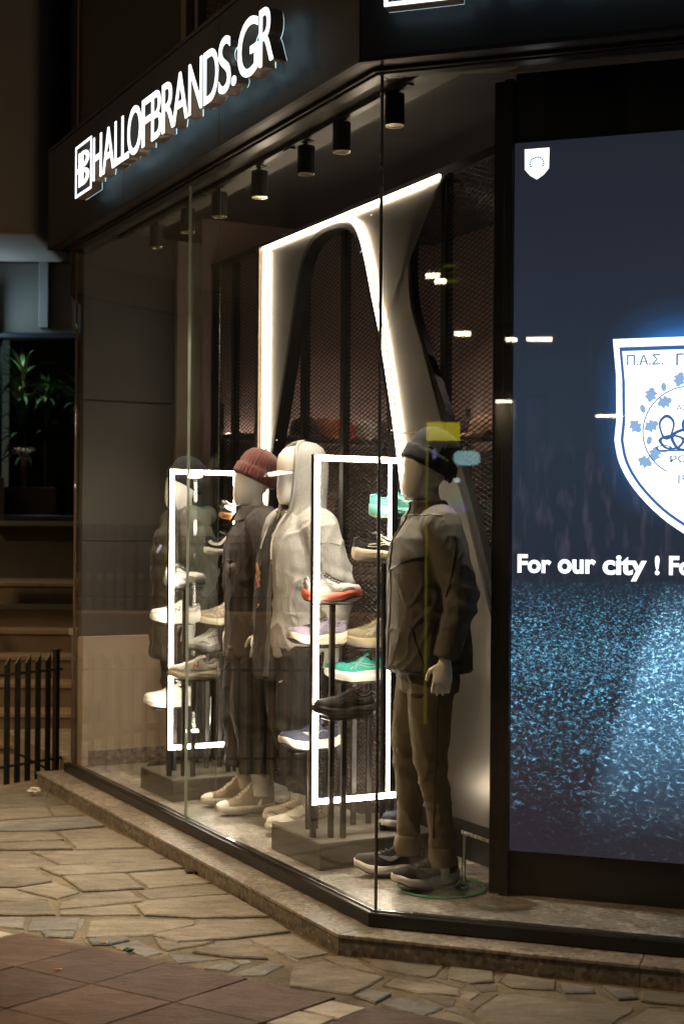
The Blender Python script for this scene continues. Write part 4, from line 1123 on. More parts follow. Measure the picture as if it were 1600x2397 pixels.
mat('eva_grey', (.12, .12, .12), .5, 0, .1, 15); mat('eva_mint', (.20, .66, .55), .5, 0, .05, 15); mat('red_trim', (.55, .05, .05), .6, 0, .05, 15); mat('silver_print', (.45, .45, .46), .3, .6, .05, 15); mat('stripe_white', (.8, .77, .7), .5, 0, .03, 15); mat('stripe_teal', (.30, .58, .50), .5, 0, .03, 15); mat('stripe_dim', (.22, .22, .23), .45, 0, .05, 15); mat('stripe_olive', (.36, .33, .26), .5, 0, .05, 15); mat('stripe_purple', (.30, .27, .34), .5); mat('stripe_gold', (.55, .33, .10), .4, .5)

# ------------------------------------------------------------------ shoe stands
PT = .24          # plinth top
SU = -.92; SV = .40
def make_stand(label, loc):
    r = thing('shoe_stand', label, 'display stand', loc, ROT_A, 'lit shoe stands in the window')
    mb = MB(); mb.box(-.25, .245, -.30, .30, 0, PT - FLOOR); mb.build('plinth', mat('plinth_dark', (.050, .044, .036), .32, 0, .15, 5, bump=.03, bscale=20, spec=.6), r, bevel=.004)
    mb = MB(); mb.box(-.247, .242, -.297, .297, PT - FLOOR + .0005, PT - FLOOR + .003); mb.build('plinth_top', mat('plinth_steel', (.26, .235, .20), .34, .7, 0), r)
    x = .12; y0, y1 = -.28, .145; z0, z1 = .385 - FLOOR, 1.93 - FLOOR; t = .030
    fr = MB()
    fr.box(x - t, x, y0, y0 + t, z0, z1); fr.box(x - t, x, y1 - t, y1, z0, z1); fr.box(x - t, x, y0 + t, y1 - t, z1 - t, z1); fr.box(x - t, x, y0 + t, y1 - t, z0, z0 + t)
    frame = fr.build('light_frame', 'black_metal', r)
    for sx_, xx0, xx1 in ((1, x + .0005, x + .004), (-1, x - t - .004, x - t - .0005)):
        w = .024; q = .003
        mb = MB(); mb.box(xx0, xx1, y0 + q, y0 + q + w, z0 + q, z1 - q); mb.build('led_bar', 'led_frame', frame)
        mb = MB(); mb.box(xx0, xx1, y0 + q + w, y1 - .001, z1 - q - w, z1 - q); mb.build('led_bar', 'led_frame', frame)
        mb = MB(); mb.box(xx0, xx1, y0 + q + w, y1 - .001, z0 + q, z0 + q + w); mb.build('led_bar', 'led_frame', frame)
    mb = MB(); mb.box(x - t + .004, x - .004, y1 - t - .004, y1 - t - .0005, z0 + t + .002, z1 - t - .002); mb.build('led_bar', 'led_frame', frame)
    for yv in (y0 + t/2, y1 - t/2):
        mb = MB(); mb.box(x - t + .004, x - .004, yv - .011, yv + .011, PT - FLOOR + .003, z0); mb.build('frame_leg', 'black_metal', r)
    return r
spots_ = [  # u-SU, v-SV, z, plate yaw
    (.14, -.195, 1.278), (-.05, -.175, 1.072), (-.05, .10, 1.058), (-.05, .02, .905), (.18, -.155, .776), (-.05, -.21, .604), (.11, .085, 1.458), (.06, .20, 1.655)]
def add_posts(r):
    for x, y, z in spots_:
        zz = z - FLOOR - .005
        mb = MB(); mb.box(x - .009, x + .009, y - .012, y + .012, PT - FLOOR + .0032, zz - .0042); mb.build('post', 'dark_metal', r, bevel=.0015)
        mb = MB(); mb.box(x - .045, x + .045, y - .09, y + .09, zz - .004, zz); mb.build('shoe_plate', 'black_metal', r, bevel=.001)
st2 = make_stand('shoe stand with glowing rectangular frame nearest the glass corner', WA(SU, SV, FLOOR)); add_posts(st2)
st1 = dup(st2, WA(SU - 1.75, SV, FLOOR), ROT_A, 'shoe stand with glowing rectangular frame behind the glass joint, farther left')
OUT = ROT_A                     # toe towards the street
INN = ROT_A + math.pi
def on_stand(k, du, ry): x, y, z = spots_[k]; return WA(SU + du + x, SV + y, z), ry
M = MATS
def shoe(k, du, ry, label, **kw):
    loc, r = on_stand(k, du, ry); return sneaker('sneaker', label, loc, r, kw.pop('upper'), kw.pop('sole'), kw.pop('lace'), **kw)
R2 = 0.
shoe(0, R2, ROT_A + math.radians(118), 'grey running shoe with coral sole, toe to the right, beside the light frame', upper=M['mesh_grey'], sole=M['eva_coral'], lace=M['lace_black'], logo=M['eva_grey'], logo_style='tiger', accent=M['eva_grey'], outsole=M['eva_black'], hs=.045, hf=.036)
shoe(1, R2, OUT, 'mauve running shoe with thick cream sole crossing the light frame', upper=M['knit_purple'], sole=M['eva_cream'], lace=M['fabric_black'], logo=M['stripe_purple'], logo_style='tiger', outsole=M['eva_black'], hs=.052, hf=.038, rocker=.034)
shoe(2, R2, OUT, 'olive running shoe partly hidden by the glass corner trim', upper=M['knit_olive'], sole=mat('eva_olive', (.30, .26, .15), .5), lace=M['knit_olive'], logo=M['stripe_olive'], logo_style='tiger', outsole=M['knit_purple'], hs=.048, hf=.036)
shoe(3, R2, OUT, 'teal running shoe with white sole, right of the light frame', upper=M['knit_teal'], sole=M['eva_white'], lace=M['lace_black'], logo=M['stripe_teal'], logo_style='tiger', hs=.048, hf=.036, rocker=.032)
shoe(4, R2, OUT, 'all black sneaker below the teal running shoe', upper=M['fabric_black'], sole=M['eva_black'], lace=M['lace_black'], logo=M['leather_black'], logo_style='tiger', outsole=M['eva_grey'], hs=.045, hf=.034)
shoe(5, R2, OUT, 'navy running shoe with white rocker sole, lowest on the near stand', upper=M['knit_navy'], sole=M['eva_white'], lace=M['knit_navy'], logo=M['stripe_dim'], logo_style='swoosh', outsole=M['eva_black'], hs=.046, hf=.036, rocker=.036)
shoe(6, R2, INN + math.radians(-12), 'black and cream running shoe with pale side stripes, heel to the left', upper=M['fabric_black'], sole=M['eva_cream'], lace=M['lace_white'], logo=M['stripe_white'], logo_style='tiger', outsole=M['eva_cream'], hs=.05, hf=.036)
shoe(7, R2, INN + math.radians(-22), 'mint running shoe on the highest plate, beside the capped mannequin', upper=M['knit_mint'], sole=M['eva_mint'], lace=M['lace_teal'], logo=M['stripe_teal'], logo_style='tiger', outsole=M['eva_cream'], hs=.05, hf=.036, rocker=.034)
sneaker('sneaker', 'dark sneaker with white sole low behind the trouser leg, on the plinth', WA(-.86, .60, PT + .0032), ROT_A + math.radians(35), M['knit_navy'], M['eva_white'], M['lace_black'], logo_style='swoosh', logo=M['stripe_dim'])
L2 = -1.75
shoe(0, L2, ROT_A + math.radians(112), 'silver and black sneaker with shiny overlays, toe to the right, on the far stand', upper=M['silver_mesh'], sole=M['eva_grey'], lace=M['lace_black'], logo=M['leather_black'], logo_style='zig', accent=M['silver_print'], outsole=M['eva_black'])
shoe(1, L2, OUT, 'white trainer with a large dark N crossing the far light frame', upper=M['mesh_white'], sole=M['eva_white'], lace=M['lace_white'], logo=M['eva_grey'], logo_style='N', accent=M['mesh_grey'])
shoe(2, L2, OUT, 'beige sneaker whose toe shows left of the dark overshirt', upper=M['canvas_tan'], sole=M['eva_cream'], lace=M['lace_white'], logo_style='zig', logo=M['mesh_cream'])
shoe(3, L2, OUT + .5, 'grey and black trail sneaker above the red-trimmed trainer', upper=M['silver_mesh'], sole=M['eva_grey'], lace=M['lace_white'], logo=M['eva_black'], logo_style='zig', outsole=M['eva_black'])
shoe(4, L2, OUT, 'cream trainer with red collar and red edged N', upper=M['mesh_cream'], sole=M['eva_cream'], lace=M['lace_white'], logo=M['red_trim'], logo_style='N', accent=M['mesh_grey'], lining=M['red_trim'])
shoe(5, L2, OUT, 'all white trainer, lowest on the far stand and farthest left', upper=M['mesh_white'], sole=M['eva_white'], lace=M['lace_white'], logo=M['mesh_white'], logo_style='zig')
shoe(6, L2, INN, 'black suede sneaker with white side stripe and flat white sole', upper=M['fabric_black'], sole=M['eva_white'], lace=M['lace_black'], logo=M['stripe_white'], logo_style='form', hs=.03, hf=.026, rocker=.01)
shoe(7, L2, INN, 'black and grey sneaker with white stripe on a brown gum sole', upper=M['leather_black'], sole=M['gum'], lace=M['lace_white'], logo=M['stripe_white'], logo_style='form', accent=M['mesh_grey'], hs=.03, hf=.026, rocker=.01)

# ------------------------------------------------------------------ mannequins
mat('mannequin', (.85, .84, .81), .38, 0, .02, 3, spec=.5)
def ring_se(z, rx, ry, cy=0., cx=0., n=40, e=2.3):
    out = []
    for k in range(n):
        a = 2 * math.pi * k / n; c, s = math.cos(a), math.sin(a)
        out.append(Vector((cx + rx * math.copysign(abs(c) ** (2/e), c), cy + ry * math.copysign(abs(s) ** (2/e), s), z)))
    return out
HEAD = [(1.598, .022, .030, -.058), (1.606, .040, .046, -.050), (1.63, .053, .066, -.040), (1.665, .063, .082, -.026), (1.70, .071, .094, -.012), (1.745, .077, .101, -.002), (1.79, .075, .099, .005), (1.825, .063, .083, .010), (1.848, .042, .056, .012), (1.858, .016, .022, .012)]
def hand(mb, wrist, side, fwd, curl=.5, splay=0., roll=0.):
    """palm, four fingers of unequal length and a thumb from the side of the palm; hangs from the wrist, knuckles outwards (side)"""
    wv = Vector(wrist); dn = Vector((0, fwd, -1)).normalized()
    ax = Vector((0, -1, 0)); ax = (ax - dn * ax.dot(dn)).normalized()                # thumb side points forward
    if roll: ax = Matrix.Rotation(roll, 3, dn) @ ax
    out = dn.cross(ax).normalized() * (1 if True else -1)
    if out.x * side < 0: out = -out
    inn = -out
    rings = []
    for t, wd, th in ((-.05, .024, .021), (.0, .026, .020), (.03, .036, .017), (.06, .042, .015), (.088, .041, .013)):
        c = wv + dn * t
        rings.append([c + ax * wd * math.cos(q) + out * th * math.sin(q) for q in [2*math.pi*k/12 for k in range(12)]])
    mb.loft(rings)
    for i, (o, L_) in enumerate(((.031, .058), (.011, .068), (-.010, .064), (-.030, .050))):
        base = wv + dn * .083 + ax * o
        c = curl + .10 * i
        d1 = (dn + inn * .18 * c + ax * splay * (o * 10)).normalized(); d2 = (dn + inn * .75 * c).normalized(); d3 = (dn + inn * 1.5 * c).normalized()
        p1 = base + d1 * L_ * .45; p2 = p1 + d2 * L_ * .32; p3 = p2 + d3 * L_ * .25
        mb.tube([base - d1 * .015, base, p1, p2, p3, p3 + d3 * .003], [.0085, .0088, .0085, .0076, .0062, .003], 8)
    b0 = wv + dn * .022 + ax * .026
    b1 = b0 + (dn * .6 + ax * .75 + inn * .2).normalized() * .036; b2 = b1 + (dn * .9 + ax * .25 + inn * .4).normalized() * .030; b3 = b2 + (dn + inn * .5).normalized() * .022
    mb.tube([b0 - ax * .012, b0, b1, b2, b3, b3 + dn * .003], [.011, .012, .0105, .009, .0075, .003], 8)
def fold_fn(amp, sx_, sz_, seed, extra=None):
    """soft drape plus sharper creases"""
    def f(co, nrm):
        wv = noise.noise(Vector((co.x * 3 + seed, co.y * 3, co.z * 3))) * .9
        p = Vector((co.x * sx_ + seed + wv, co.y * sx_ + wv, co.z * sz_ - wv))
        soft = noise.noise(p * .8)
        rid = 1 - min(1, abs(noise.noise(p * 1.15 + Vector((7, 2, 1)))) * 4.2)
        r2 = 1 - min(1, abs(noise.noise(p * 2.3 + Vector((1, 8, 3)))) * 4.5)
        r = amp * (.75 * soft + .62 * rid ** 1.6 + .22 * r2 ** 2 - .25)
        if extra: r += extra(co)
        return r
    return f
def mannequin(name, label, u, v, spec):
    root = thing(name, label, 'mannequin', WA(u, v, FLOOR), ROT_A + spec.get('yaw', 0), 'mannequins in the shop window')
    arms = {}
    for s in (-1, 1):
        a = spec.get('arm_l' if s > 0 else 'arm_r', ((.205, .01, 1.495), (.262, .045, 1.21), (.265, -.015, .965)))
        arms[s] = [Vector((p[0] * s, p[1], p[2])) for p in a]
    legs = {}
    for s in (-1, 1):
        ft = spec['feet'][0 if s > 0 else 1]
        hip = Vector((.088 * s, .0, .90)); ank = Vector((ft[0], ft[1] + .055, .095)); kn = hip.lerp(ank, .47) + Vector((.006*s, -.028, 0))
        legs[s] = [hip, kn, ank]
    mb = MB()
    mb.loft([ring_se(z, rx, ry, cy, n=24, e=2.2) for z, rx, ry, cy in HEAD])
    mb.tube([(0, .03, 1.44), (0, .022, 1.54), (0, .002, 1.62), (0, -.002, 1.68)], [.062, .055, .052, .054], 16)
    mb.loft([ring_se(z, rx, ry, cy, n=20) for z, rx, ry, cy in ((.86, .12, .09, 0), (.98, .135, .095, 0), (1.10, .115, .08, 0), (1.30, .135, .09, 0), (1.44, .15, .085, .01), (1.51, .12, .07, .02), (1.54, .06, .05, .025))])
    for s in (-1, 1):
        sh, el, wr = arms[s]
        mb.tube(smooth_path([sh - Vector((.08*s, 0, 0)), sh, el, wr], 4), [.040] * 4 + [.038] * 4 + [.030] * 4 + [.024], 12)
        hand(mb, wr, s, (wr - el).normalized().y * .6, spec.get('curl', .55), .2, spec.get('hand_roll', 0) * s)
        hip, kn, ank = legs[s]
        mb.tube(smooth_path([hip, kn, ank, ank + Vector((0, -.01, -.04))], 4), [.055] * 3 + [.040] * 2 + [.028] * 3 + [.024, .026, .030, .035, .036], 12)
    me = remesh_mb(mb, .0058, 2)
    finish('body', me, 'mannequin', root, smooth=True, angle=180)
    # trousers
    tr_ = spec['trousers']
    mb = MB()
    mb.loft([ring_se(z, rx, ry, cy) for z, rx, ry, cy in ((.80, .165, .118, .012), (.86, .175, .128, .012), (.95, .168, .122, .008), (1.04, .155, .11, .004), (1.09, .15, .105, 0))])
    for s in (-1, 1):
        hip, kn, ank = legs[s]; r0, r1, r2 = tr_['r']
        zend = tr_.get('end', .13)
        f = (kn.z - zend) / (kn.z - ank.z); end = kn.lerp(ank, f)
        pts = smooth_path([hip + Vector((0, .006, .0)), hip.lerp(kn, .5) + Vector((0, .0, 0)), kn, kn.lerp(end, .5) + Vector((0, .012, 0)), end], 5)
        rr = [lerp(r0, r1, i / 10) if i <= 10 else lerp(r1, r2, (i - 10) / 10) for i in range(len(pts))]
        mb.tube(pts, rr, 22, flat=1.08)
    me = remesh_mb(mb, .008, 3)
    kz = legs[1][1].z
    displace(me, fold_fn(tr_.get('fold', .010), 9, 5, spec['seed'], lambda c: .005 * math.sin(c.z * 60 + c.x * 20) * math.exp(-((c.z - kz + .03) / .09) ** 2) + .004 * math.sin(c.z * 75 + c.y * 30) * math.exp(-((c.z - tr_.get('end', .13) - .06) / .06) ** 2)))
    t_ob = finish('trousers', me, tr_['m'], root, smooth=True, angle=180); tb = bvh_of(me)
    # upper garment
    g_ = spec['top']
    mb = MB()
    mb.loft([ring_se(z, rx, ry, cy, e=2.5) for z, rx, ry, cy in g_['rings']])
    for s in (-1, 1):
        sh, el, wr = arms[s]; r0, r1, r2 = g_['sleeve']; cuff = el.lerp(wr, g_.get('cuff', .93))
        pts = smooth_path([sh - Vector((.09 * s, 0, .012)), sh - Vector((.01*s, 0, .0)), sh.lerp(el, .45) + Vector((.008 * s, 0, 0)), el, el.lerp(cuff, .5), cuff], 4)
        rr = [lerp(r0, r1, i / 12) if i <= 12 else lerp(r1, r2, (i - 12) / 8) for i in range(len(pts))]
        mb.tube(pts, rr, 22, flat=1.05)
    me = remesh_mb(mb, .0075, 3)
    e1 = arms[1][1]
    displace(me, fold_fn(g_.get('fold', .010), 8, 4.5, spec['seed'] + 3, lambda c: .005 * math.sin(c.z * 70 + c.y * 25) * math.exp(-((c.z - e1.z) / .10) ** 2) * min(1, max(0, (abs(c.x) - .15) / .05)) + g_.get('puff', 0) * abs(math.sin(c.z * math.pi / .115))))
    t2 = finish(g_['name'], me, g_['m'], root, smooth=True, angle=180); gb = bvh_of(me)
    return root, t_ob, tb, t2, gb, arms, legs
def front_rays(x_fn, z0, z1, n=24): return [((x_fn(lerp(z0, z1, i/n)), -.6, lerp(z0, z1, i/n)), (0, 1, 0)) for i in range(n + 1)]
def side_rays(path, s=1): return [((s * .7, y, z), (-s, 0, 0)) for y, z in path]
def ring_rays(z_fn, a0, a1, n=40, r=.7): return [((math.sin(lerp(a0, a1, i/n)) * r, -math.cos(lerp(a0, a1, i/n)) * r, z_fn(lerp(a0, a1, i/n))), (-math.sin(lerp(a0, a1, i/n)), math.cos(lerp(a0, a1, i/n)), 0)) for i in range(n + 1)]
def beanie(root, m, tilt, ribs=44, scale=1., z=1.742, amp=.020):
    holder = bpy.data.objects.new('beanie', None); COL.objects.link(holder); holder.parent = root; holder.location = (0, .004, z); holder.rotation_euler = (tilt, 0, 0)
    prof = [(.0, -.012), (1.0, -.012), (1.075, -.006), (1.09, .010), (1.09, .036), (1.065, .050), (1.0, .053), (.975, .056), (.985, .075), (.945, .100), (.84, .126), (.64, .147), (.38, .160), (.12, .165), (0.02, .165)]
    n = ribs * 6; rings = []
    for s_, zz in prof:
        ring = []
        for k in range(n):
            a = 2 * math.pi * k / n; wob = 1 + (amp if s_ > .2 else 0) * math.cos(ribs * a) + .012 * noise.noise(Vector((math.cos(a)*2, math.sin(a)*2, zz * 20)))
            ring.append((s_ * scale * .0855 * math.cos(a) * wob, s_ * scale * .1095 * math.sin(a) * wob, zz * scale + .004 * noise.noise(Vector((math.cos(a)*3, math.sin(a)*3, 4)))))
        rings.append(ring)
    mb = MB(); mb.loft(rings[1:], cap0=True, cap1=True); mb.build('beanie_knit', m, holder, smooth=True, angle=80)
    return holder
cloth('fleece_olive', (.088, .082, .066), .9, .25, 500, .10, 30, .0, wrinkle=0.25); cloth('jogger_olive', (.125, .108, .068), .9, .25, 500, .10, 30, .0, wrinkle=0.22); cloth('overshirt', (.044, .036, .031), .9, .5, 260, .28, 22, .0, wrinkle=0.50)
cloth('trouser_black', (.020, .019, .018), .85, .3, 400, .12, 20, wrinkle=0.40); cloth('hoodie_grey', (.40, .392, .372), .95, .45, 420, .22, 190, .0, wrinkle=0.38); cloth('parka', (.042, .040, .030), .6, .2, 200, .15, 12, wrinkle=0.50); cloth('wool_maroon', (.15, .036, .026), .95, .5, 500, .12, 60, .4); cloth('wool_black', (.009, .009, .010), .95, .5, 500, .12, 60); cloth('tee_black', (.022, .021, .021), .85, .2, 400, wrinkle=0.40); cloth('satin_dark', (.10, .095, .085), .4, .1, 200)
mat('cap_white', (.74, .70, .63), .7, 0, .03, 20, bump=.1, bscale=400); mat('sock_white', (.72, .68, .60), .9, 0, .05, 40, bump=.4, bscale=300)
mat('zip_black', (.012, .012, .012), .4); mat('zip_metal', (.35, .33, .30), .3, .9); mat('lining_tan', (.38, .30, .20), .8, 0, .1, 20)
mat('green_glass_rim', (.10, .45, .28), .1, 0, .05, 5, spec=.9); glass_mat('disc_glass', (.80, .93, .86), .05)
def glass_base(root, x, y, r, rodtop, rod=True):
    mb = MB(); mb.lathe([(0, .001), (r - .003, .001), (r - .003, .009), (0, .009)], 48, x, y); mb.build('base_disc', 'disc_glass', root)
    n = 48; rings = [[(x + rr * math.cos(2*math.pi*k/n), y + rr * math.sin(2*math.pi*k/n), z) for rr, z in ((r - .0028, .001), (r, .003), (r, .007), (r - .0028, .009))] for k in range(n + 1)]
    mb = MB(); mb.loft(rings, cap0=False, cap1=False); mb.build('base_rim', 'green_glass_rim', root, smooth=True)
    if rod:
        mb = MB(); mb.tube([(x + rod[0], y + rod[1], .009), (x + rod[0], y + rod[1], rodtop)], .008, 12); mb.build('support_rod', 'chrome', root, smooth=True)
        mb = MB(); mb.lathe([(0, .0095), (.024, .0095), (.024, .016), (.013, .024), (.013, .05), (0, .05)], 20, x + rod[0], y + rod[1]); mb.build('rod_clamp', 'chrome', root, smooth=True)
        mb = MB(); mb.tube([(x + rod[0], y + rod[1], .04), (x + rod[0] + .03, y + rod[1] + .012, .04)], .005, 8); mb.ellipsoid((x + rod[0] + .033, y + rod[1] + .013, .04), (.008, .008, .008), 8, 6); mb.build('clamp_screw', 'chrome', root, smooth=True)
# --- mannequin by the glass corner: olive fleece jacket, olive joggers
m4, t_, tb, g4, gb, arms, legs = mannequin('mannequin', 'mannequin in olive zip jacket and joggers with black cap, nearest the glass corner', -.33, .41, dict(
    seed=1.7, yaw=math.radians(-18), feet=[(.125, .0), (-.11, -.10)],
    arm_l=((.200, .02, 1.485), (.258, .085, 1.20), (.262, .02, .945)), arm_r=((.200, .01, 1.485), (.255, .05, 1.20), (.255, .02, .95)), curl=.75, hand_roll=.25,
    trousers=dict(m='jogger_olive', r=(.100, .063, .044), end=.135, fold=.008),
    top=dict(name='jacket', m='fleece_olive', sleeve=(.086, .070, .052), cuff=.95, fold=.009,
             rings=[(.885, .196, .168, .014), (.90, .202, .176, .014), (1.0, .204, .172, .012), (1.12, .200, .162, .008), (1.25, .206, .160, .004), (1.36, .208, .158, .004), (1.44, .200, .146, .008), (1.50, .160, .112, .014), (1.535, .105, .09, .016), (1.565, .080, .084, .016), (1.590, .079, .083, .012), (1.597, .072, .076, .011)])))
ribbon_on(gb, front_rays(lambda z: .004, .89, 1.585, 40), .012, .003, 'zip', 'zip_black', g4)
ribbon_on(gb, front_rays(lambda z: .004, 1.30, 1.585, 20), .004, .0055, 'zip_teeth', 'zip_metal', g4)
ribbon_on(gb, ring_rays(lambda a: 1.30 + .05 * abs(a), .05, 1.35, 24), .010, .002, 'chest_seam', 'zip_black', g4)
ribbon_on(gb, ring_rays(lambda a: .893, -2.9, 2.9, 70), .016, .0025, 'hem_binding', 'zip_black', g4)
ribbon_on(gb, ring_rays(lambda a: 1.535, -1.6, 1.6, 40), .005, .0015, 'collar_seam', 'zip_black', g4)
ribbon_on(gb, side_rays([(-.10 - .0 * i + .004 * i, 1.08 - .013 * i) for i in range(14)]), .006, .002, 'pocket_zip', 'zip_black', g4)
ribbon_on(gb, side_rays([(.055 - .004 * i, 1.44 - .026 * i) for i in range(10)]), .004, .0015, 'sleeve_seam', 'zip_black', g4)
ribbon_on(tb, [((.5, y, z), (-1, 0, 0)) for y, z in [(.015 - .0005*i, .84 - .03 * i) for i in range(22)]], .004, .0012, 'side_seam', 'zip_black', t_)
ribbon_on(tb, ring_rays(lambda a: .50 - .10 * a, .1, 1.4, 16), .004, .0015, 'knee_seam', 'zip_black', t_)
for pts in ([(-.086, .795), (-.078, .788), (-.062, .792), (-.045, .803)], [(-.086, .795), (-.084, .803), (-.076, .801), (-.045, .803)]):
    ribbon_on(tb, [((.5, a, b), (-1, 0, 0)) for a, b in pts], .0035, .0015, 'side_mark', 'zip_black', t_)
for s in (1, -1):
    a = legs[s][2]
    mb = MB(); kn = legs[s][1]; c0 = kn.lerp(a, .84); c1 = kn.lerp(a, 1.0) + Vector((0, 0, .0))
    mb.tube([c0 + Vector((0, 0, .012)), c0, c0.lerp(c1, .5), c1], [.046, .054, .060, .064], 26); o = mb.build('cuff', 'jogger_olive', t_, smooth=True, angle=60)
h_ = beanie(m4, M['wool_black'], math.radians(-27), 30, 1.02, amp=.004)
mb = MB(); mb.box(.089, .0915, -.052, -.020, .056, .068); mb.build('cap_patch', 'stripe_white', h_)
mb = MB(); mb.box(.0905, .0925, -.049, -.023, .0585, .0655); mb.build('cap_patch', 'wool_black', h_)
for k, (x, y, z, r) in enumerate(((.02, .112, .03, .014), (.035, .116, .012, .011), (.012, .120, .0, .012), (.03, .108, -.018, .010))):
    mb = MB(); mb.ellipsoid((x, y, z), (r, r * .8, r * .7), 10, 7, Matrix.Rotation(k * 1.1, 3, 'Y')); mb.build('cap_strap', 'wool_black', h_, smooth=True)
for ft, yaw in (((.125, .0), .30), ((-.11, -.10), -.10)):
    sneaker(None, None, (ft[0], ft[1] - .022, .0095), yaw, M['fabric_black'], M['eva_white'], M['lace_black'], logo=M['stripe_dim'], logo_style='swoosh', outsole=M['eva_grey'], hs=.045, hf=.034, rocker=.034, worn=True, parent=m4, part_name='shoe', L=.295)
glass_base(m4, .12, .05, .185, .22, (.03, .085))

# --- mannequin in grey hoodie
m3, t_, tb, g3, gb, arms, legs = mannequin('mannequin', 'mannequin in grey hoodie with the hood up over a white cap, black shorts', -1.53, .40, dict(
    seed=9.1, yaw=math.radians(-3), feet=[(.11, -.03), (-.10, .05)], curl=.6,
    arm_l=((.205, .03, 1.485), (.265, .10, 1.20), (.262, .075, .945)), arm_r=((.205, .0, 1.485), (.262, -.02, 1.20), (.255, -.075, .96)),
    trousers=dict(m='trouser_black', r=(.128, .112, .088), end=.20, fold=.013),
    top=dict(name='hoodie', m='hoodie_grey', sleeve=(.098, .082, .060), cuff=.92, fold=.012,
             rings=[(.845, .198, .158, .016), (.86, .206, .166, .016), (.93, .206, .168, .014), (1.02, .204, .162, .012), (1.15, .206, .158, .010), (1.28, .212, .158, .008), (1.38, .212, .154, .008), (1.45, .200, .142, .012), (1.51, .160, .118, .02), (1.55, .110, .10, .024), (1.575, .09, .09, .022)])))
# open front: black tee with a bright print showing between the hoodie edges
mb = MB(); R3 = [(.74, .150, .176, -.004), (.76, .156, .184, -.004), (.95, .150, .180, -.006), (1.15, .146, .176, -.008), (1.32, .142, .172, -.006), (1.42, .124, .150, -.002), (1.50, .085, .11, .004), (1.56, .06, .078, .006)]
mb.loft([ring_se(z, rx, ry, cy, cx=-.075, e=2.6) for z, rx, ry, cy in R3]); me = remesh_mb(mb, .010, 2); displace(me, fold_fn(.010, 9, 5, 33.)); tee = finish('tee_shirt', me, 'tee_black', m3, smooth=True, angle=180); teb = bvh_of(me)
ribbon_on(teb, front_rays(lambda z: .03 - .05 * (1.5 - z) * .3, .76, 1.56, 30), .030, .004, 'front_facing', 'satin_dark', tee)
for k, (c, nm) in enumerate((((.60, .10, .07), 'print_red'), ((.62, .45, .12), 'print_yellow'), ((.62, .20, .20), 'print_pink'), ((.28, .26, .10), 'print_olive'))):
    mm = mat(nm, c, .7, 0, .1, 30)
    for j in range(3):
        x0 = -.075 + .022 * (k - 1.5) * .8; z0 = 1.18 + .03 * j + .006 * k
        ribbon_on(teb, [((x0 + .02 * math.sin(q * .9 + k), -.6, z0 + .020 * q * (1 if j % 2 else .8)), (0, 1, 0)) for q in range(5)], .006, .001, 'print', mm, tee)
ribbon_on(teb, [((-.06 + .006 * q, -.6, 1.09 + .010 * (q == 2) + .004 * q), (0, 1, 0)) for q in range(4)], .004, .001, 'print', 'print_yellow', tee)
ribbon_on(gb, ring_rays(lambda a: .905, .25, 2.9, 50), .004, .002, 'hem_seam', cloth('hoodie_rib', (.26, .25, .22), .95, .4, 400), g3)
ribbon_on(gb, side_rays([(-.13 + .006*i, 1.075 - .002*i) for i in range(12)]), .004, .002, 'pocket_seam', 'hoodie_rib', g3)
ribbon_on(gb, side_rays([(-.075 + .002*i, 1.07 - .022*i) for i in range(8)]), .004, .002, 'pocket_seam', 'hoodie_rib', g3)
ribbon_on(gb, side_rays([(-.045 + .014 * i, 1.40 + .012 * math.sin(i / 9 * math.pi)) for i in range(10)]), .004, .002, 'shoulder_seam', 'hoodie_rib', g3)
# hood
HR = [(1.50, .150, .125, .03, 16), (1.54, .125, .118, .03, 26), (1.60, .112, .118, .028, 40), (1.68, .112, .130, .022, 54), (1.76, .112, .136, .020, 58), (1.83, .104, .128, .022, 56), (1.875, .082, .100, .028, 50), (1.90, .050, .062, .034, 46), (1.910, .014, .018, .036, 40)]
rings = []
for z, rx, ry, cy, gap in HR:
    ring = []
    for k in range(41):
        a = math.radians(lerp(gap, 360 - gap, k / 40)); wob = 1 + .035 * noise.noise(Vector((math.sin(a) * 2.2, math.cos(a) * 2.2, z * 7)))
        ring.append(Vector((math.sin(a) * rx * wob, cy - math.cos(a) * ry * wob, z)))
    rings.append(ring)
fine = []
for i in range(len(rings) - 1):
    for k in range(4):
        t = k / 4; fine.append([smooth_path([rings[max(i-1, 0)][j], rings[i][j], rings[i+1][j], rings[min(i+2, len(rings)-1)][j]], 4)[4 + k] for j in range(41)])
fine.append(rings[-1])
mb = MB(); inner = [[p + (Vector((0, .02, p.z)) - p).normalized() * .010 for p in r] for r in fine]
n_ = 41
rr = [a + list(reversed(b)) for a, b in zip(fine, inner)]
mb.loft(rr); hood = mb.build('hood', 'hoodie_grey', m3, smooth=True, angle=70)
for e_ in (0, 40):
    mb = MB(); mb.tube([r[e_] for r in fine], .0095, 9); mb.build('hood_hem', 'hoodie_grey', hood, smooth=True)
for s in (1, -1):
    mb = MB(); mb.tube(smooth_path([(.055*s, -.085, 1.555), (.062*s, -.125, 1.50), (.060*s, -.160, 1.42), (.070*s, -.168, 1.33 if s > 0 else 1.38)], 5), .0042, 8); mb.build('drawstring', cloth('cord_cream', (.55, .52, .45)), hood, smooth=True)
    mb = MB(); mb.ellipsoid((.055*s, -.088, 1.562), (.006, .006, .006), 10, 6); mb.build('eyelet', 'chrome', hood, smooth=True)
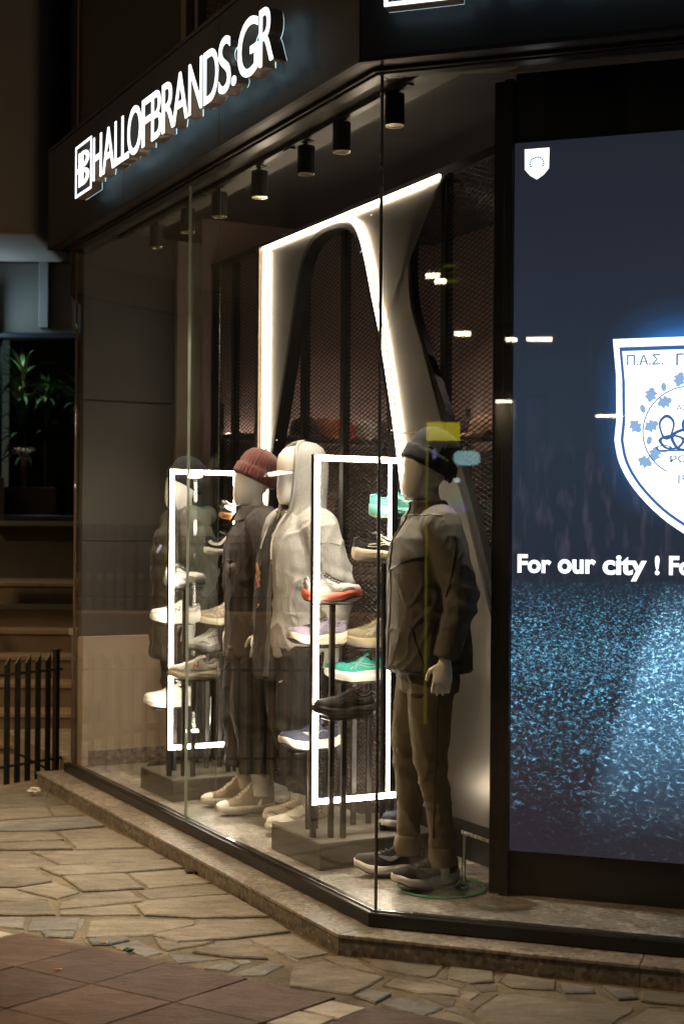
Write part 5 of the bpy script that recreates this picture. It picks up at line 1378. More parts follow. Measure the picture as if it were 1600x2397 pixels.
# white cap under the hood
cap = bpy.data.objects.new('cap', None); COL.objects.link(cap); cap.parent = m3; cap.location = (0, 0, 1.77); cap.rotation_euler = (math.radians(4), 0, 0)
mb = MB(); prof = [(1.0, 0), (1.01, .02), (.98, .05), (.88, .08), (.66, .104), (.36, .116), (.05, .12)]
mb.loft([[(s_ * .082 * math.cos(2*math.pi*k/40), s_ * .106 * math.sin(2*math.pi*k/40), z) for k in range(40)] for s_, z in prof]); mb.build('cap_crown', 'cap_white', cap, smooth=True)
rr = []
for i in range(7):
    t = i / 6; y = -.085 - .085 * t; hw = .078 * math.sqrt(max(0.02, 1 - (t * .92) ** 2.6)); z = .004 - .012 * t
    row = [Vector((hw * q, y + .030 * q * q * (1 - t), z - .016 * q * q)) for q in [j / 6 - 1 for j in range(13)]]
    rr.append(row + [p - Vector((0, 0, .005)) for p in reversed(row)])
mb = MB(); mb.loft(rr); mb.build('visor', 'cap_white', cap, smooth=True, angle=60)
ribbon_on(tb, [((.105 + .004*i, -.6, .735 + (.004 if i in (1,) else .002*i)), (0, 1, 0)) for i in range(7)], lambda f: .003 + .007 * math.sin(f * math.pi), .0015, 'side_mark', 'stripe_white', t_)
for ft, yaw in (((.11, -.03), .12), ((-.10, .05), -.05)):
    sneaker(None, None, (ft[0], ft[1] - .022, .0095), yaw, M['mesh_cream'], M['mesh_white'], M['lace_white'], logo=M['canvas_tan'], logo_style='swoosh', outsole=M['eva_cream'], accent=M['canvas_tan'], worn=True, parent=m3, part_name='shoe', L=.30)
for s in (1, -1):
    a = legs[s][2]; mb = MB(); mb.tube([a + Vector((0, .0, -.02)), a + Vector((0, .006, .05)), a.lerp(legs[s][1], .3)], [.042, .042, .048], 18); mb.build('sock', 'sock_white', m3, smooth=True)
glass_base(m3, .02, .06, .18, .45, (-.02, .12))

# --- mannequin with maroon beanie and brown-black overshirt
m2, t_, tb, g2, gb, arms, legs = mannequin('mannequin', 'mannequin in maroon beanie, dark brown overshirt and beige high-top shoes', -2.06, .40, dict(
    seed=4.4, yaw=math.radians(-14), feet=[(.115, -.03), (-.11, -.07)], curl=.55,
    arm_l=((.205, .02, 1.485), (.268, .05, 1.20), (.268, -.005, .955)), arm_r=((.205, .02, 1.485), (.268, .03, 1.20), (.262, -.04, .955)),
    trousers=dict(m='trouser_black', r=(.118, .105, .092), end=.215, fold=.012),
    top=dict(name='overshirt', m='overshirt', sleeve=(.094, .080, .058), cuff=.95, fold=.010,
             rings=[(.80, .198, .150, .012), (.815, .205, .158, .012), (.95, .205, .156, .010), (1.10, .202, .150, .006), (1.25, .208, .150, 0), (1.37, .210, .148, 0), (1.45, .200, .138, .008), (1.505, .160, .112, .016), (1.54, .105, .092, .02), (1.555, .085, .085, .02)])))
ribbon_on(gb, front_rays(lambda z: -.02 + .02 * (1.5 - z), .81, 1.50, 40), .028, .003, 'placket', 'overshirt', g2)
ribbon_on(gb, front_rays(lambda z: -.040 + .02 * (1.5 - z), .82, 1.30, 40), lambda f: .022 * (1 - f) + .004, .002, 'lining_edge', 'lining_tan', g2)
for z in (.88, 1.0, 1.12, 1.24, 1.36):
    ribbon_on(gb, [((-.02 + .02*(1.5 - z) + dx_, -.6, z), (0, 1, 0)) for dx_ in (-.005, 0, .005)], .010, .006, 'button', 'zip_metal', g2)
ribbon_on(gb, [((.055 + .006*i, -.6, 1.318), (0, 1, 0)) for i in range(16)], .005, .002, 'pocket_seam', mat('seam_light', (.11, .092, .078), .8), g2)
ribbon_on(gb, [((.055 + .006*i, -.6, 1.29 - .018 * math.sin(i / 15 * math.pi)), (0, 1, 0)) for i in range(16)], lambda f: .050, .0035, 'pocket_flap', cloth('overshirt_flap', (.070, .058, .050), .9, .5, 260, .15, 14, .3), g2)
ribbon_on(gb, side_rays([(.06 - .004 * i, 1.45 - .03 * i) for i in range(6)]), .004, .002, 'sleeve_seam', 'seam_light', g2)
ribbon_on(gb, ring_rays(lambda a: .84, .1, 2.8, 40), .003, .0015, 'hem_seam', 'seam_light', g2)
ribbon_on(gb, [((.09 + .006*i, -.6, .868), (0, 1, 0)) for i in range(8)], .012, .002, 'hem_tab', mat('tab_grey', (.20, .175, .15), .7), g2)
for z0, z1, r0, r1 in ((1.545, 1.595, (.084, .088), (.076, .080)), (1.598, 1.535, (.078, .083), (.122, .118))):
    rr = []
    for k in range(33):
        a = math.radians(lerp(22, 338, k / 32)); pt = .018 * math.exp(-((k - (0 if k < 16 else 32)) / 3.0) ** 2) * (1 if z1 < z0 else 0)
        p0 = Vector((math.sin(a) * r0[0], .014 - math.cos(a) * r0[1], z0)); p1 = Vector((math.sin(a) * (r1[0] - pt * .3), .014 - math.cos(a) * (r1[1] + pt), z1 - pt))
        pm = p0.lerp(p1, .5) + Vector((math.sin(a), -math.cos(a), 0)) * .004
        o_ = Vector((math.sin(a), -math.cos(a), .5)).normalized() * .004
        rr.append([p0, pm, p1, p1 + o_, pm + o_, p0 + o_])
    mb = MB(); mb.loft(rr); mb.build('collar', 'overshirt_flap', g2, smooth=True, angle=60)
ribbon_on(gb, ring_rays(lambda a: 1.40 + .01 * a, .25, 1.3, 16), .004, .0018, 'yoke_seam', 'seam_light', g2)
ribbon_on(gb, [((.05 + .0 * i, -.6, 1.30 - .018 * i), (0, 1, 0)) for i in range(9)], .003, .0015, 'pocket_seam', 'seam_light', g2)
ribbon_on(gb, [((.148, -.6, 1.30 - .018 * i), (0, 1, 0)) for i in range(9)], .003, .0015, 'pocket_seam', 'seam_light', g2)
ribbon_on(gb, [((.05 + .007 * i, -.6, 1.156), (0, 1, 0)) for i in range(15)], .003, .0015, 'pocket_seam', 'seam_light', g2)
ribbon_on(gb, side_rays([(.02 + .008 * math.sin(i * .7), 1.16 - .022 * i) for i in range(16)]), .003, .0015, 'side_seam', 'seam_light', g2)
h_ = beanie(m2, M['wool_maroon'], math.radians(-24), 32, 1.0)
for ft, yaw in (((.115, -.03), .14), ((-.11, -.07), .02)):
    sneaker(None, None, (ft[0], ft[1] - .022, .0095), yaw, M['canvas_tan'], M['mesh_cream'], M['lace_white'], outsole=M['eva_cream'], worn=True, high=True, parent=m2, part_name='shoe', L=.305, hs=.036, hf=.034, rocker=.012, toe_cap=M['eva_white'])
for s in (1, -1):
    a = legs[s][2]; mb = MB(); mb.tube([a + Vector((0, .0, .0)), a + Vector((0, .004, .08)), a.lerp(legs[s][1], .38)], [.046, .046, .05], 18); mb.build('sock', 'sock_white', m2, smooth=True)
glass_base(m2, .03, .07, .18, .48, (.04, .12))

# --- far mannequin in a dark parka
m1, t_, tb, g1, gb, arms, legs = mannequin('mannequin', 'mannequin in long dark padded parka and black cap, farthest left behind the glowing frame', -3.06, .40, dict(
    seed=13.3, yaw=math.radians(-8), feet=[(.11, -.02), (-.11, .0)],
    trousers=dict(m='trouser_black', r=(.105, .085, .070), end=.14),
    top=dict(name='parka', m='parka', sleeve=(.108, .092, .068), cuff=.97, fold=.012, puff=.008,
             rings=[(.72, .225, .178, .012), (.74, .235, .188, .012), (.90, .232, .185, .012), (1.05, .226, .178, .008), (1.20, .230, .176, .004), (1.34, .232, .172, 0), (1.44, .222, .158, .008), (1.51, .175, .128, .016), (1.55, .115, .105, .02), (1.575, .095, .095, .018)])))
ribbon_on(gb, front_rays(lambda z: -.01, .74, 1.55, 40), .022, .004, 'zip_flap', 'parka', g1)
ribbon_on(gb, front_rays(lambda z: -.035 + .03 * (1.4 - z), 1.12, 1.38, 16), lambda f: .016 * math.sin(f * math.pi) + .003, .003, 'blue_facing', mat('blue_trim', (.03, .13, .45), .5), g1)
for dz_, w_, m_ in ((0, .040, mat('badge_blue', (.06, .12, .35), .5)), (.0, .028, mat('badge_grey', (.35, .36, .38), .5))):
    ribbon_on(gb, [((.095, -.6, 1.335 + .012*i), (0, 1, 0)) for i in range(5)], lambda f, w_=w_: w_ * (.45 + .55 * math.sin(f * math.pi)), .003 if w_ > .03 else .0045, 'chest_badge', m_, g1)
mb = MB(); pts = [(math.sin(a) * .125, .03 - math.cos(a) * .12, 1.525 + .035 * (1 - math.cos(a)) / 2) for a in [math.radians(50 + 260 * k / 24) for k in range(25)]]
mb.tube(pts, [.022 + .030 * math.sin(math.pi * k / 24) + .006 * math.sin(k * 2.2) for k in range(25)], 14); hd = mb.build('hood', 'parka', m1, smooth=True, angle=180)
h_ = beanie(m1, M['wool_black'], math.radians(-27), 30, 1.02, amp=.004)
mb = MB(); mb.ellipsoid((-.02, -.113, .03), (.008, .004, .008), 10, 6); mb.build('cap_badge', 'stripe_white', h_, smooth=True)
for ft, yaw in (((.11, -.02), .1), ((-.11, .0), -.1)):
    sneaker(None, None, (ft[0], ft[1] - .022, .0095), yaw, M['fabric_black'], M['eva_black'], M['lace_black'], worn=True, parent=m1, part_name='shoe', L=.30)
glass_base(m1, .0, .06, .18, .48, (-.02, .12))
# ------------------------------------------------------------------ stairs, neighbouring building and terrace on the left
stairs = tag(bpy.data.objects.new('stairs', None), 'brown stone stairs rising behind the railing', kind='structure'); COL.objects.link(stairs)
mat('step_stone', (.12, .088, .055), .8, 0, .2, 5, bump=.15, bscale=50); mat('step_edge', (.19, .145, .095), .75, 0, .15, 9, bump=.1, bscale=60)
for k in range(7):
    y0 = 10.15 + .35 * k; zt_ = .06 + .18 * k
    mb = MB(); mb.box(-6.5, -1.62 + .35 * .3 * 0 + .05 * k, y0 + .012, y0 + (.35 if k < 6 else 1.25), -.05, zt_ - .036); mb.build('step', 'step_stone', stairs)
    mb = MB(); mb.box(-6.5, -1.62 + .05 * k, y0, y0 + (.36 if k < 6 else 1.25), zt_ - .035, zt_); mb.build('tread', 'step_edge', stairs, bevel=.004)
nb = thing('neighbour_building', 'dim plastered building with overhanging bay and plant window left of the shop', 'building', (-3.0, 13.5, 0), 0)
def nbx(name, m, x0, x1, y0, y1, z0, z1, bevel=0., seg=1):
    mb = MB(); mb.box(x0 + 3.0, x1 + 3.0, y0 - 13.5, y1 - 13.5, z0, z1); return mb.build(name, m, nb, bevel=bevel, seg=seg, smooth=seg > 1)
WX0, WX1, WZ0, WZ1 = -3.24, -2.05, 1.69, 3.40
nbx('wall', mat('wall_low', (.075, .070, .062), .9, 0, .2, 2, bump=.15, bscale=60), -8, 1.5, 13.5, 13.8, 0, WZ0 - .02)
nbx('wall', mat('wall_grey_green', (.15, .16, .15), .85, 0, .15, 1.6, bump=.12, bscale=60), -8, 1.5, 13.5, 13.8, WZ1 + .06, 9)
nbx('wall', 'wall_grey_green', -8, WX0 - .06, 13.5, 13.8, WZ0 - .019, WZ1 + .059)
nbx('wall', 'wall_grey_green', WX1 + .06, 1.5, 13.5, 13.8, WZ0 - .019, WZ1 + .059)
for z in (4.12, 5.3): nbx('wall_joint', mat('joint_dark', (.05, .055, .055), .9), -8, 1.4, 13.494, 13.4995, z, z + .02)
mat('frame_blue', (.025, .035, .055), .35, .3, .1, 5)
nbx('pilaster', mat('pilaster_pale', (.24, .26, .27), .7, 0, .1, 3), -2.87, -2.78, 13.40, 13.499, WZ1 + .10, 9, .006)
nbx('bay', 'plaster_bay', -8, -2.575, 11.95, 13.3, 4.09, 9, .09, 4)
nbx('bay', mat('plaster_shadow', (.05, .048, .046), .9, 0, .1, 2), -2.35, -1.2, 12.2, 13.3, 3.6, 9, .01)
nbx('recess', mat('recess_dark', (.03, .03, .032), .9), -2.56, -2.36, 12.9, 13.2, 4.2, 9)
wf = nbx('window', 'frame_blue', WX0 - .05, WX1 + .05, 13.40, 13.55, WZ1, WZ1 + .055, .008)
for a in ((WX0 - .05, WX0, WZ0 - .01, WZ1 - .001), (WX1, WX1 + .05, WZ0 - .01, WZ1 - .001)):
    mb = MB(); mb.box(a[0] + 3, a[1] + 3, -.10, .05, a[2], a[3]); mb.build('window_frame', 'frame_blue', wf, bevel=.006)
mb = MB(); mb.box(WX0 + 3.001, WX1 + 2.999, -.10, .05, WZ0 - .01, WZ0 + .045); mb.build('window_frame', 'frame_blue', wf, bevel=.006)
mb = MB(); mb.box(WX0 + 2.94, WX1 + 3.06, -.16, .02, WZ0 - .06, WZ0 - .012); mb.build('sill', 'plaster_grey', wf, bevel=.006)
mb = MB(); mb.box(WX0 + 3.001, WX1 + 2.999, -.06, -.052, WZ0 + .046, WZ1 - .001); mb.build('pane', 'vitrine_glass', wf)
mb = MB(); mb.box(WX0 + 2.9, WX1 + 3.1, .75, .80, WZ0 - .1, WZ1 + .1); mb.build('window_back', mat('niche_back', (.05, .045, .035), .9, 0, .3, 4), wf)
mb = MB(); mb.box(WX0 + 2.9, WX1 + 3.1, .05, .75, WZ0 - .1, WZ0 - .02); mb.build('window_floor', 'niche_back', wf)
nbx('wall_block', 'plaster_bay', -3.6, -2.745, 11.4, 11.6, 1.66, 2.03, .04, 3)
# planter and plants in the window
mat('leaf_green', (.05, .12, .035), .5, 0, .3, 6); mat('leaf_pale', (.30, .32, .17), .5, 0, .2, 6); mat('cane', (.14, .10, .06), .9, 0, .2, 20)
pot = MB(); pot.box(-.28, .28, -.14, .14, 0, .34)
po = tag(pot.build('planter_box', mat('terracotta', (.09, .045, .03), .8, 0, .2, 8), bevel=.01), 'brown planter box at the bottom of the plant window', 'planter'); po.location = (-3.03, 13.86, WZ0 - .02)
def plant(label, loc, h, n, lead, seed):
    rnd = random.Random(seed); r = thing('cane_plant', label, 'plant', loc, rnd.uniform(0, 6), 'plants in the window')
    mb = MB(); mb.tube(smooth_path([(0, 0, 0), (.02, .01, h*.5), (.0, .03, h)], 5), .016, 8); mb.build('stem', 'cane', r, smooth=True)
    for i in range(n):
        a = rnd.uniform(0, 6.283); el = rnd.uniform(-.2, 1.25); L_ = rnd.uniform(.28, .46); z0 = h - rnd.random() ** 2 * h * .45
        w = rnd.uniform(.016, .026); rows = []
        p = Vector((0, .03, z0)); d = Vector((math.cos(a)*math.cos(el), math.sin(a)*math.cos(el), math.sin(el)))
        for k in range(9):
            t = k / 8; sd = Vector((-math.sin(a), math.cos(a), 0)); ww = w * math.sin(min(1, t*1.1 + .12) * math.pi) ** .6 + .001
            up_ = d.cross(sd).normalized()
            rows.append([p - sd*ww, p + up_*-.004, p + sd*ww])
            p = p + d * L_ / 8; d = (d + Vector((0, 0, -.28 * t - .05))).normalized()
        mb = MB(); mb.loft(rows, closed=False, cap0=False, cap1=False); mb.build('leaf', 'leaf_pale' if rnd.random() < lead else 'leaf_green', r, smooth=True)
    return r
nl = thing('niche_fill', 'small added cool fill light in the head of the plant window', 'lamp', (-3.12, 13.64, WZ1 + .075), 0)  # added fill lamp tucked into the window head to brighten the plants
mb = MB(); mb.lathe([(0, -.012), (.03, -.012), (.03, .0), (0, .0)], 16); mb.build('lens', emis('niche_fill_glow', (.70, .92, .85), 14.0), nl)
mb = MB(); mb.lathe([(0, .0005), (.036, .0005), (.036, .02), (0, .02)], 16); mb.build('housing', 'frame_blue', nl)
ld = bpy.data.lights.new('niche_fill_beam', 'SPOT'); ld.energy = 16; ld.color = (.80, 1.0, .86); ld.spot_size = math.radians(130); ld.spot_blend = .7; ld.shadow_soft_size = .03
lo = bpy.data.objects.new('niche_fill_beam', ld); COL.objects.link(lo); lo.parent = nl; lo.location = (0, 0, -.02)
plant('plant with a pale flowering head at the upper left of the window', (-3.08, 13.82, WZ0 + .2), 1.25, 44, .30, 3)
plant('tall cane plant in the middle of the window, leaves drooping', (-2.90, 13.95, WZ0 + .2), 1.05, 44, .03, 5)
plant('cane plant on the right of the window beside the glass edge', (-2.52, 13.85, WZ0 + .2), 1.1, 40, .03, 8)
plant('low leafy plant filling the bottom left of the window', (-3.10, 13.9, WZ0 + .1), .75, 40, .02, 11)
# cool wall lamp just above the window
wl_ = thing('wall_lamp', 'cool white wall lamp at the left edge above the plant window', 'lamp', (-3.34, 13.22, 3.60), 0)
mb = MB(); mb.box(-.05, .05, 0, .27, -.16, .20); mb.build('back_plate', 'frame_blue', wl_, bevel=.01)
mb = MB(); mb.tube([(0, -.05, -.12), (0, -.05, .16)], .035, 16); mb.build('glass_tube', emis('lamp_cool', (.62, .86, 1.0), 55.0), wl_, smooth=True)
# iron railing beside the step
def railing(name, label, start, dr, n, z0, z1, group):
    r = thing(name, label, 'railing', (start[0], start[1], 0), math.atan2(dr[1], dr[0]), group)
    pk = None; sp = .085
    for i in range(n):
        x = .10 + sp * i
        if pk is None:
            mb = MB(); w = .021; t = .006
            mb.add([(-w, -t, z0 + .01), (w, -t, z0 + .01), (w, t, z0 + .01), (-w, t, z0 + .01), (-w, -t, z1), (w, -t, z1 - .05), (w, t, z1 - .05), (-w, t, z1)], [(0,3,2,1),(4,5,6,7),(0,1,5,4),(1,2,6,5),(2,3,7,6),(3,0,4,7)])
            pk = mb.build('picket', 'iron', r, bevel=.0015); pk.location = (x, 0, 0)
        else: share(pk, r, (x, 0, 0))
    for z in (z0 + .12, z1 - .11):
        mb = MB(); mb.tube([(-.02, 0, z), (.14 + sp * n, 0, z)], .0085, 10); mb.build('rail', 'iron', r, smooth=True)
    for x in (.03, .10 + sp * n + .05):
        mb = MB(); mb.box(x - .017, x + .017, -.017, .017, z0 - .0, z1 + .012); mb.box(x - .026, x + .026, -.026, .026, z1 + .0125, z1 + .02); mb.build('post', 'iron', r, bevel=.002)
    return r
fd = (-.568, -.823)
railing('iron_railing', 'low black iron railing with slanted pickets left of the shop step', (-1.80, 9.12), fd, 28, .012, .81, 'black railings')
tw = MB(); tw.box(0, 4.2, -.14, .14, 0, .93)
two = tag(tw.build('terrace_wall', 'plaster_beige', bevel=.01), 'low beige terrace wall mirrored in the left window', 'wall'); two.location = (-3.45, 11.1, 0); two.rotation_euler = (0, 0, math.atan2(fd[1], fd[0]))
railing('iron_railing', 'black railing on the terrace wall, seen mirrored in the left window', (-3.47, 11.07), fd, 42, .935, 1.66, 'black railings')

# ------------------------------------------------------------------ shelves and goods at the back of the shop
LV = [.35, .74, 1.13, 1.52, 2.09]
mat('shelf_wood', (.10, .075, .062), .6, 0, .15, 6)
def shelf_unit(label, loc, rot, x0, x1):
    sh = thing('wall_shelves', label, 'shelves', loc, rot, 'dark shelving behind the mesh')
    for z in LV:
        mb = MB(); mb.box(x0, x1, -.17, .15, z - .022, z); mb.build('shelf_board', 'shelf_wood', sh)
    n_ = max(2, int((x1 - x0) / 1.0) + 1)
    for k in range(n_):
        x = lerp(x0 + .02, x1 - .05, k / (n_ - 1)); mb = MB(); mb.box(x, x + .028, .151, .172, 0, 2.3); mb.build('upright', 'black_metal', sh)
    mb = MB(); mb.box(x0 + .05, x1 - .05, .10, .125, LV[4] + .004, LV[4] + .016); mb.build('shelf_light', emis('shelf_led', (1.0, .80, .68), 9.0), sh)
    return sh
shelf_unit('dim dark shelving on the far wall, right of the arch', WA(0, 2.36, FLOOR), ROT_A, -3.3, 1.9)
shelf_unit('dim dark shelving on the side wall, seen through the arch', WA(-3.63, 1.7, FLOOR), ROT_A + math.pi / 2, -.78, .55)
def cap_on(loc, col, rz, label):
    r = thing('baseball_cap', label, 'cap', loc, rz, 'caps on the back shelves')
    m_ = cloth('capc_%d' % int(sum(c * 1000 for c in col)), col)
    mb = MB(); prof = [(1.0, 0), (1.0, .03), (.96, .065), (.84, .095), (.6, .118), (.3, .128), (.04, .13)]
    mb.loft([[(s_ * .092 * math.cos(2*math.pi*k/28), s_ * .108 * math.sin(2*math.pi*k/28), z) for k in range(28)] for s_, z in prof]); mb.build('crown', m_, r, smooth=True)
    rr = []
    for i in range(5):
        t = i / 4; y = -.095 - .075 * t; hw = .078 * math.sqrt(max(.03, 1 - (t * .9) ** 2.4))
        row = [Vector((hw * q, y + .03 * q * q * (1 - t), .012 - .018 * q * q - .006 * t)) for q in [j / 4 - 1 for j in range(9)]]
        rr.append(row + [p - Vector((0, 0, .005)) for p in reversed(row)])
    mb = MB(); mb.loft(rr); mb.build('visor', m_, r, smooth=True)
    return r
HB_ = lambda u: WA(u, 2.32, FLOOR)
HS_ = lambda v: WA(-3.60, v, FLOOR)
caps_ = [(HS_(1.20), 'black', (.03, .02, .02), 'left in the arch'), (HS_(1.46), 'dark', (.025, .02, .02), 'beside the orange one in the arch'), (HS_(1.60), 'orange brown', (.40, .16, .05), 'in the middle of the arch'), (HS_(1.74), 'red', (.45, .07, .05), 'in the middle of the arch'),
         (HS_(1.92), 'pale sage', (.50, .48, .36), 'right in the arch'), (HS_(2.10), 'brown', (.10, .05, .04), 'at the right end of the arch shelf'),
         (HB_(-2.98), 'black brown', (.05, .03, .03), 'left of the tan one'), (HB_(-2.76), 'tan', (.50, .32, .20), 'right of the backdrop leg'), (HB_(-2.50), 'wine red', (.14, .04, .045), 'beside the video screen'), (HB_(-2.26), 'dark plum', (.06, .025, .03), 'by the screen edge'), (HB_(-1.9), 'dark red', (.12, .03, .03), 'behind the screen edge')]
for p, cn, c, t_ in caps_:
    cap_on(p + Vector((0, 0, LV[4] + .001)), c, ROT_A + (math.pi / 2 if p == p and (p - WA(-3.6, 0, FLOOR)).dot(UA) < .05 else 0) + random.uniform(-.5, .5), '%s cap on the top mesh-side shelf, %s' % (cn, t_))
gi = 0
stack_cols = [('deep red', (.22, .03, .035)), ('pinkish', (.42, .20, .25)), ('charcoal', (.05, .05, .055)), ('brown', (.16, .08, .055)), ('olive', (.12, .13, .075)), ('sand', (.45, .36, .26)), ('dusty rose', (.34, .16, .15)), ('crimson', (.30, .04, .045))]
def stack(p, rot, where):
    global gi
    nm, c = stack_cols[gi % 8]; gi += 1
    r = thing('folded_clothes', '%s folded clothes %s' % (nm, where), 'clothes', p, rot, 'folded clothes on the back shelves')
    z = 0
    for k in range(random.randint(3, 5)):
        h = random.uniform(.04, .06); mb = MB()
        mb.box(-.14 + random.uniform(-.01, .01), .14 + random.uniform(-.01, .01), -.12, .12, z, z + h); z += h + .001
        mb.build('garment', cloth('fold_' + nm.replace(' ', '_'), c), r, bevel=.014, seg=3, smooth=True)
rk = {3: 'second shelf', 2: 'third shelf', 1: 'fourth shelf'}
for lv in (3, 2, 1):
    for k, v in enumerate((1.12, 1.50, 1.88)):
        stack(WA(-3.60, v, FLOOR + LV[lv] + .001), ROT_A + math.pi/2, 'on the %s seen through the arch, %s' % (rk[lv], ['left', 'middle', 'right'][k]))
for lv in (3, 2):
    for k, u in enumerate((-2.95, -2.62, -2.28, -1.7)):
        stack(WA(u, 2.32, FLOOR + LV[lv] + .001), ROT_A, 'on the %s of the far wall, %s' % (rk[lv], ['leftmost', 'second', 'by the screen', 'behind the screen'][k]))
srcs = [o for o in COL.objects if o.name.startswith('sneaker') and o.parent is None and o.type == 'EMPTY'][:8]
for i, u in enumerate((-3.0, -2.75, -2.5, -2.25, -2.0)):
    c = dup(srcs[(i * 3) % len(srcs)], WA(u, 2.32, FLOOR + LV[1] + .001), ROT_A + random.uniform(-.4, .4), '%s sneaker on the low far shelf, %s from the left behind the mesh' % ((srcs[(i * 3) % len(srcs)]['label'].split()[0]), ['first', 'second', 'third', 'fourth', 'fifth'][i])); c['group'] = 'dim sneakers on the back shelf'
for x, e, wh in ((-3.0, 60, 'above the arch shelves'), (-2.2, 60, 'behind the backdrop leg'), (-.5, 40, 'behind the video screen'), (.6, 40, 'far right behind the screen')):
    r = thing('downlight', 'recessed downlight in the dark back ceiling %s' % wh, 'lamp', WA(x, 1.75, 3.615), ROT_A, 'downlights at the back')
    mb = MB(); mb.lathe([(.05, -.004), (.07, -.004), (.07, .004), (.05, .004)], 20); mb.build('trim', 'dark_metal', r)
    mb = MB(); mb.lathe([(0, 0), (.049, 0), (.049, .003), (0, .003)], 18); mb.build('lens', 'spot_lens', r)
    ld = bpy.data.lights.new('downlight_beam', 'SPOT'); ld.energy = e; ld.spot_size = math.radians(100); ld.spot_blend = .8; ld.color = (1, .80, .66); ld.shadow_soft_size = .05
    lo = bpy.data.objects.new('downlight_beam', ld); COL.objects.link(lo); lo.parent = r; lo.location = (0, 0, -.01)

# ------------------------------------------------------------------ litter
def crumple(name, label, cat, loc, r, m, seed):
    bm = bmesh.new(); bmesh.ops.create_icosphere(bm, subdivisions=3, radius=1)
    for v in bm.verts:
        n_ = noise.noise(v.co * 1.6 + Vector((seed, 0, 0))) + .6 * noise.noise(v.co * 3.7 + Vector((seed, 3, 0)))
        v.co = Vector((v.co.x * r[0], v.co.y * r[1], v.co.z * r[2])) * (1 + .55 * n_)
    zmin = min(v.co.z for v in bm.verts)
    for v in bm.verts: v.co.z -= zmin
    me = bpy.data.meshes.new(name); bm.to_mesh(me); bm.free()
    o = finish(name, me, m); o.location = loc; return tag(o, label, cat)
crumple('crumpled_paper', 'crumpled white paper on the paving at the end of the railing', 'litter', on_z(80, 1862, .003), (.035, .03, .022), mat('paper', (.72, .68, .60), .8, 0, .05, 10), 2.)
crumple('dry_leaf', 'dark dry leaf against the foot of the step', 'leaf', on_z(449, 2042, .003), (.03, .02, .004), mat('leaf_dry', (.05, .03, .015), .8), 7.)
for i, (x, y, a, t_) in enumerate(((243, 2210, .1, 'cigarette butt on the grey stone beside the red tiles, left one'), (279, 2226, -.2, 'cigarette butt on the red tile edge, right one'), (136, 2273, .15, 'cigarette butt lying on the red tile'))):
    r = thing('cigarette_butt', t_, 'litter', on_z(x, y, .003), a, 'cigarette butts')
    mb = MB(); mb.tube([(-.012, 0, .0045), (.008, 0, .0045)], .004, 8); mb.build('filter', mat('filter_orange', (.60, .27, .08), .8), r)
    mb = MB(); mb.tube([(.0082, 0, .0045), (.013, 0, .0045)], .004, 8); mb.build('paper_end', 'paper', r)
crumple('weed', 'tiny green weed in the joint by the grey stone', 'plant', on_z(300, 2231, -.004), (.018, .012, .008), mat('weed_green', (.05, .14, .04), .7), 4.)

# ------------------------------------------------------------------ the street behind the camera: seen as reflections in the glass
def mirror_ray(x, y, pl='B'):
    n_ = VB if pl == 'B' else VA
    p = on_pl(x, y, C0, n_); d = ray(x, y).normalized(); return p, (d - 2 * d.dot(n_) * n_)
def mirror_at(x, y, dist, pl='B'): p, d = mirror_ray(x, y, pl); return p + d * dist
op_b = thing('opposite_building', 'dark plain building across the street, seen only as a reflection', 'building', (-6, -11, 0), math.radians(-38))
mb = MB(); mb.box(-16, 14, -3, 0, 0, 12); mb.build('wall', mat('far_wall', (.24, .21, .185), .9, 0, .2, .6, bump=.1, bscale=20), op_b)
for i in range(9):
    for j in range(3):
        x = -14 + 3 * i; z = 1.0 + 3.4 * j
        mb = MB(); mb.box(x, x + 1.3, .001, .04, z, z + 1.9); mb.build('window', mat('far_window', (.02, .02, .022), .2), op_b)
lb = thing('side_building', 'dark plain building along the left of the square, seen as a reflection', 'building', (-9.5, 5, 0), math.radians(90))
mb = MB(); mb.box(-9, 12, .0, 3, 0, 11); mb.build('wall', 'far_wall', lb)
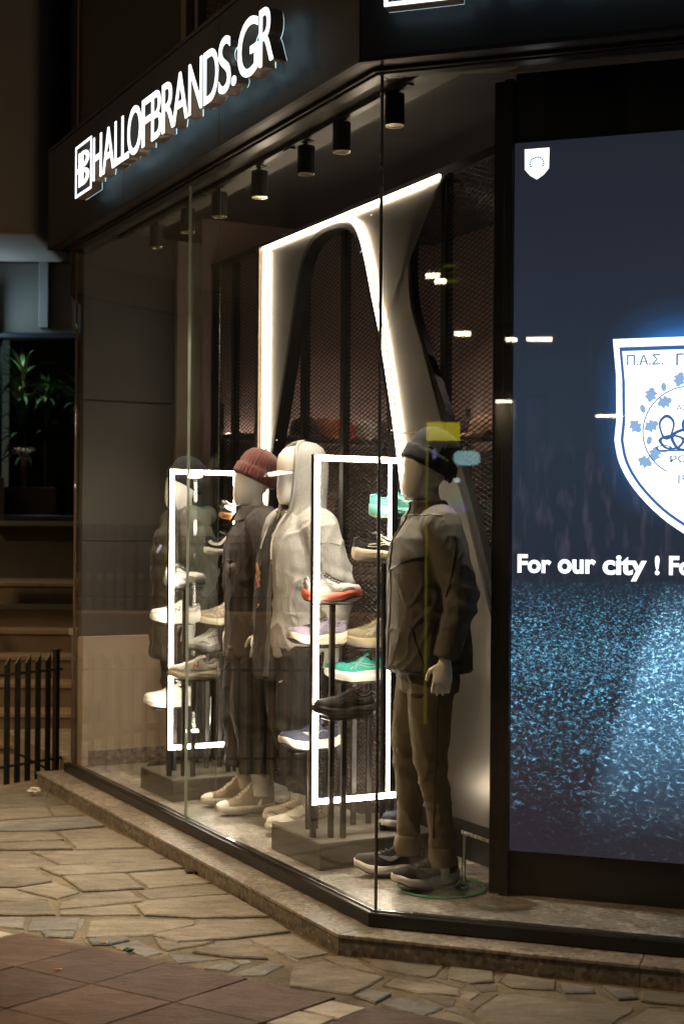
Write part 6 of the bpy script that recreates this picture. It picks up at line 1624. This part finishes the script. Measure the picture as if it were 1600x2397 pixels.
# lit yellow totem sign
e_y = emis('totem_yellow', (.95, .82, .02), 3.2)
pa = mirror_at(1037, 1010, 6.5); wd = 76 / FPX * 12.2
ts = thing('yellow_sign', 'lit yellow street sign on a slim yellow post, mirrored in the right pane', 'sign', (pa.x, pa.y, 0), math.atan2(mirror_ray(1037, 1010)[1].y, mirror_ray(1037, 1010)[1].x) - math.pi/2)
mb = MB(); mb.box(-wd/2, wd/2, -.02, .02, pa.z - .075, pa.z + .075); mb.build('sign_box', e_y, ts)
mb = MB(); mb.box(wd/2 - .014, wd/2 + .004, -.012, .012, .0, pa.z - .076); mb.build('post', emis('totem_post', (.75, .62, .02), .9), ts)
def lamp_post(label, head, hw, energy, strength, rz, post_off=(.0, .0), warm=(1, .82, .55)):
    r = thing('street_lamp', label, 'street lamp', (head.x, head.y, 0), rz, 'street lamps across the street')
    mb = MB(); mb.tube([(post_off[0] - hw - .5, post_off[1], 0), (post_off[0] - hw - .5, post_off[1], head.z + .1)], .05, 10); mb.build('post', 'iron', r, smooth=True)
    mb = MB(); mb.tube([(post_off[0] - hw - .5, post_off[1], head.z + .1), (-hw, 0, head.z + .06)], .03, 8); mb.build('arm', 'iron', r, smooth=True)
    mb = MB(); mb.box(-hw, hw, -.10, .10, head.z + .021, head.z + .08); mb.build('lamp_head', 'dark_metal', r, bevel=.01)
    mb = MB(); mb.box(-hw + .01, hw - .01, -.09, .09, head.z, head.z + .02); mb.build('lens', emis('lamp_lens_%d' % int(strength), warm, strength), r)
    if energy:
        ld = bpy.data.lights.new('lamp_light', 'SPOT'); ld.energy = energy; ld.color = (1, .65, .33); ld.shadow_soft_size = .14; ld.spot_size = math.radians(116); ld.spot_blend = .35
        lo = bpy.data.objects.new('lamp_light', ld); COL.objects.link(lo); lo.parent = r; lo.location = (0, 0, head.z - .16)
    return r
for i, (x, y, dist, w) in enumerate(((1237, 796, 13, .30), (1163, 941, 17, .24), (1421, 975, 15, .22), (1142, 997, 19, .14), (1082, 783, 9, .09), (1012, 647, 10, .08), (1030, 660, 10.5, .07))):
    h = mirror_at(x, y, dist); rd = mirror_ray(x, y)[1]
    lamp_post('street lamp across the street, reflection %s' % ['left of the crest, longest streak', 'above the folded clothes', 'cut by the crest edge', 'lowest short streak', 'round spot by the caps', 'upper left of the paired spots', 'upper right of the paired spots'][i], h, w, 0, 40, math.atan2(rd.y, rd.x) - math.pi/2)
lamp_post('tall warm street lamp lighting the paving, off to the left', Vector((-4.6, 5.0, 6.0)), .3, 1080, 60, .4, warm=(1, .68, .36))

# added lamp out of view, lights the stairs and the wall mirrored in the glass
lamp_post('added fill lamp beside the terrace wall, left of the stairs', Vector((-6.6, 9.0, 5.8)), .3, 700, 60, 2.2, warm=(1, .68, .36))
# lit shop displays across the street, blurred in the right pane
for x, y, w, h, dist, c, st, t_ in ((1092, 1072, 62, 34, 9.5, (.55, .95, 1.0), 3.5, 'cyan white lit shop display mirrored beside the capped mannequin'), (1066, 1190, 62, 20, 9.8, (.38, .20, .85), 1.3, 'violet lit shop display mirrored on the olive jacket shoulder'),
                                    (1016, 1062, 9, 22, 9.2, (.35, .45, 1.0), 2.2, 'small blue lit display mirrored on the black cap'), (1068, 1124, 16, 10, 9.0, (.75, 1.0, .95), 4.5, 'tiny white lamp mirrored beside the mannequin neck'), (1055, 640, 44, 44, 11, (.75, .72, .05), .5, 'dim yellow awning lamp mirrored right of the arch')):
    p = mirror_at(x, y, dist); d = mirror_ray(x, y)[1]; k = (5.4 + dist) / FPX
    r = thing('lit_display', t_, 'shop display', (p.x, p.y, 0), math.atan2(d.y, d.x) - math.pi / 2, 'lit displays across the street')
    n_ = 18; ol_ = [(w * k / 2 * math.copysign(abs(math.cos(q)) ** .6, math.cos(q)), p.z + h * k / 2 * math.copysign(abs(math.sin(q)) ** .6, math.sin(q))) for q in [i / n_ * 2 * math.pi for i in range(n_)]]
    mb = MB(); mb.prism_xz(ol_, -.01, .01); mb.build('light_box', emis('display_%d' % x, c, st), r)
    mb = MB(); mb.box(-w * k / 2 - .02, -w * k / 2 - .002, .011, .04, 0, p.z); mb.build('stand', 'iron', r)
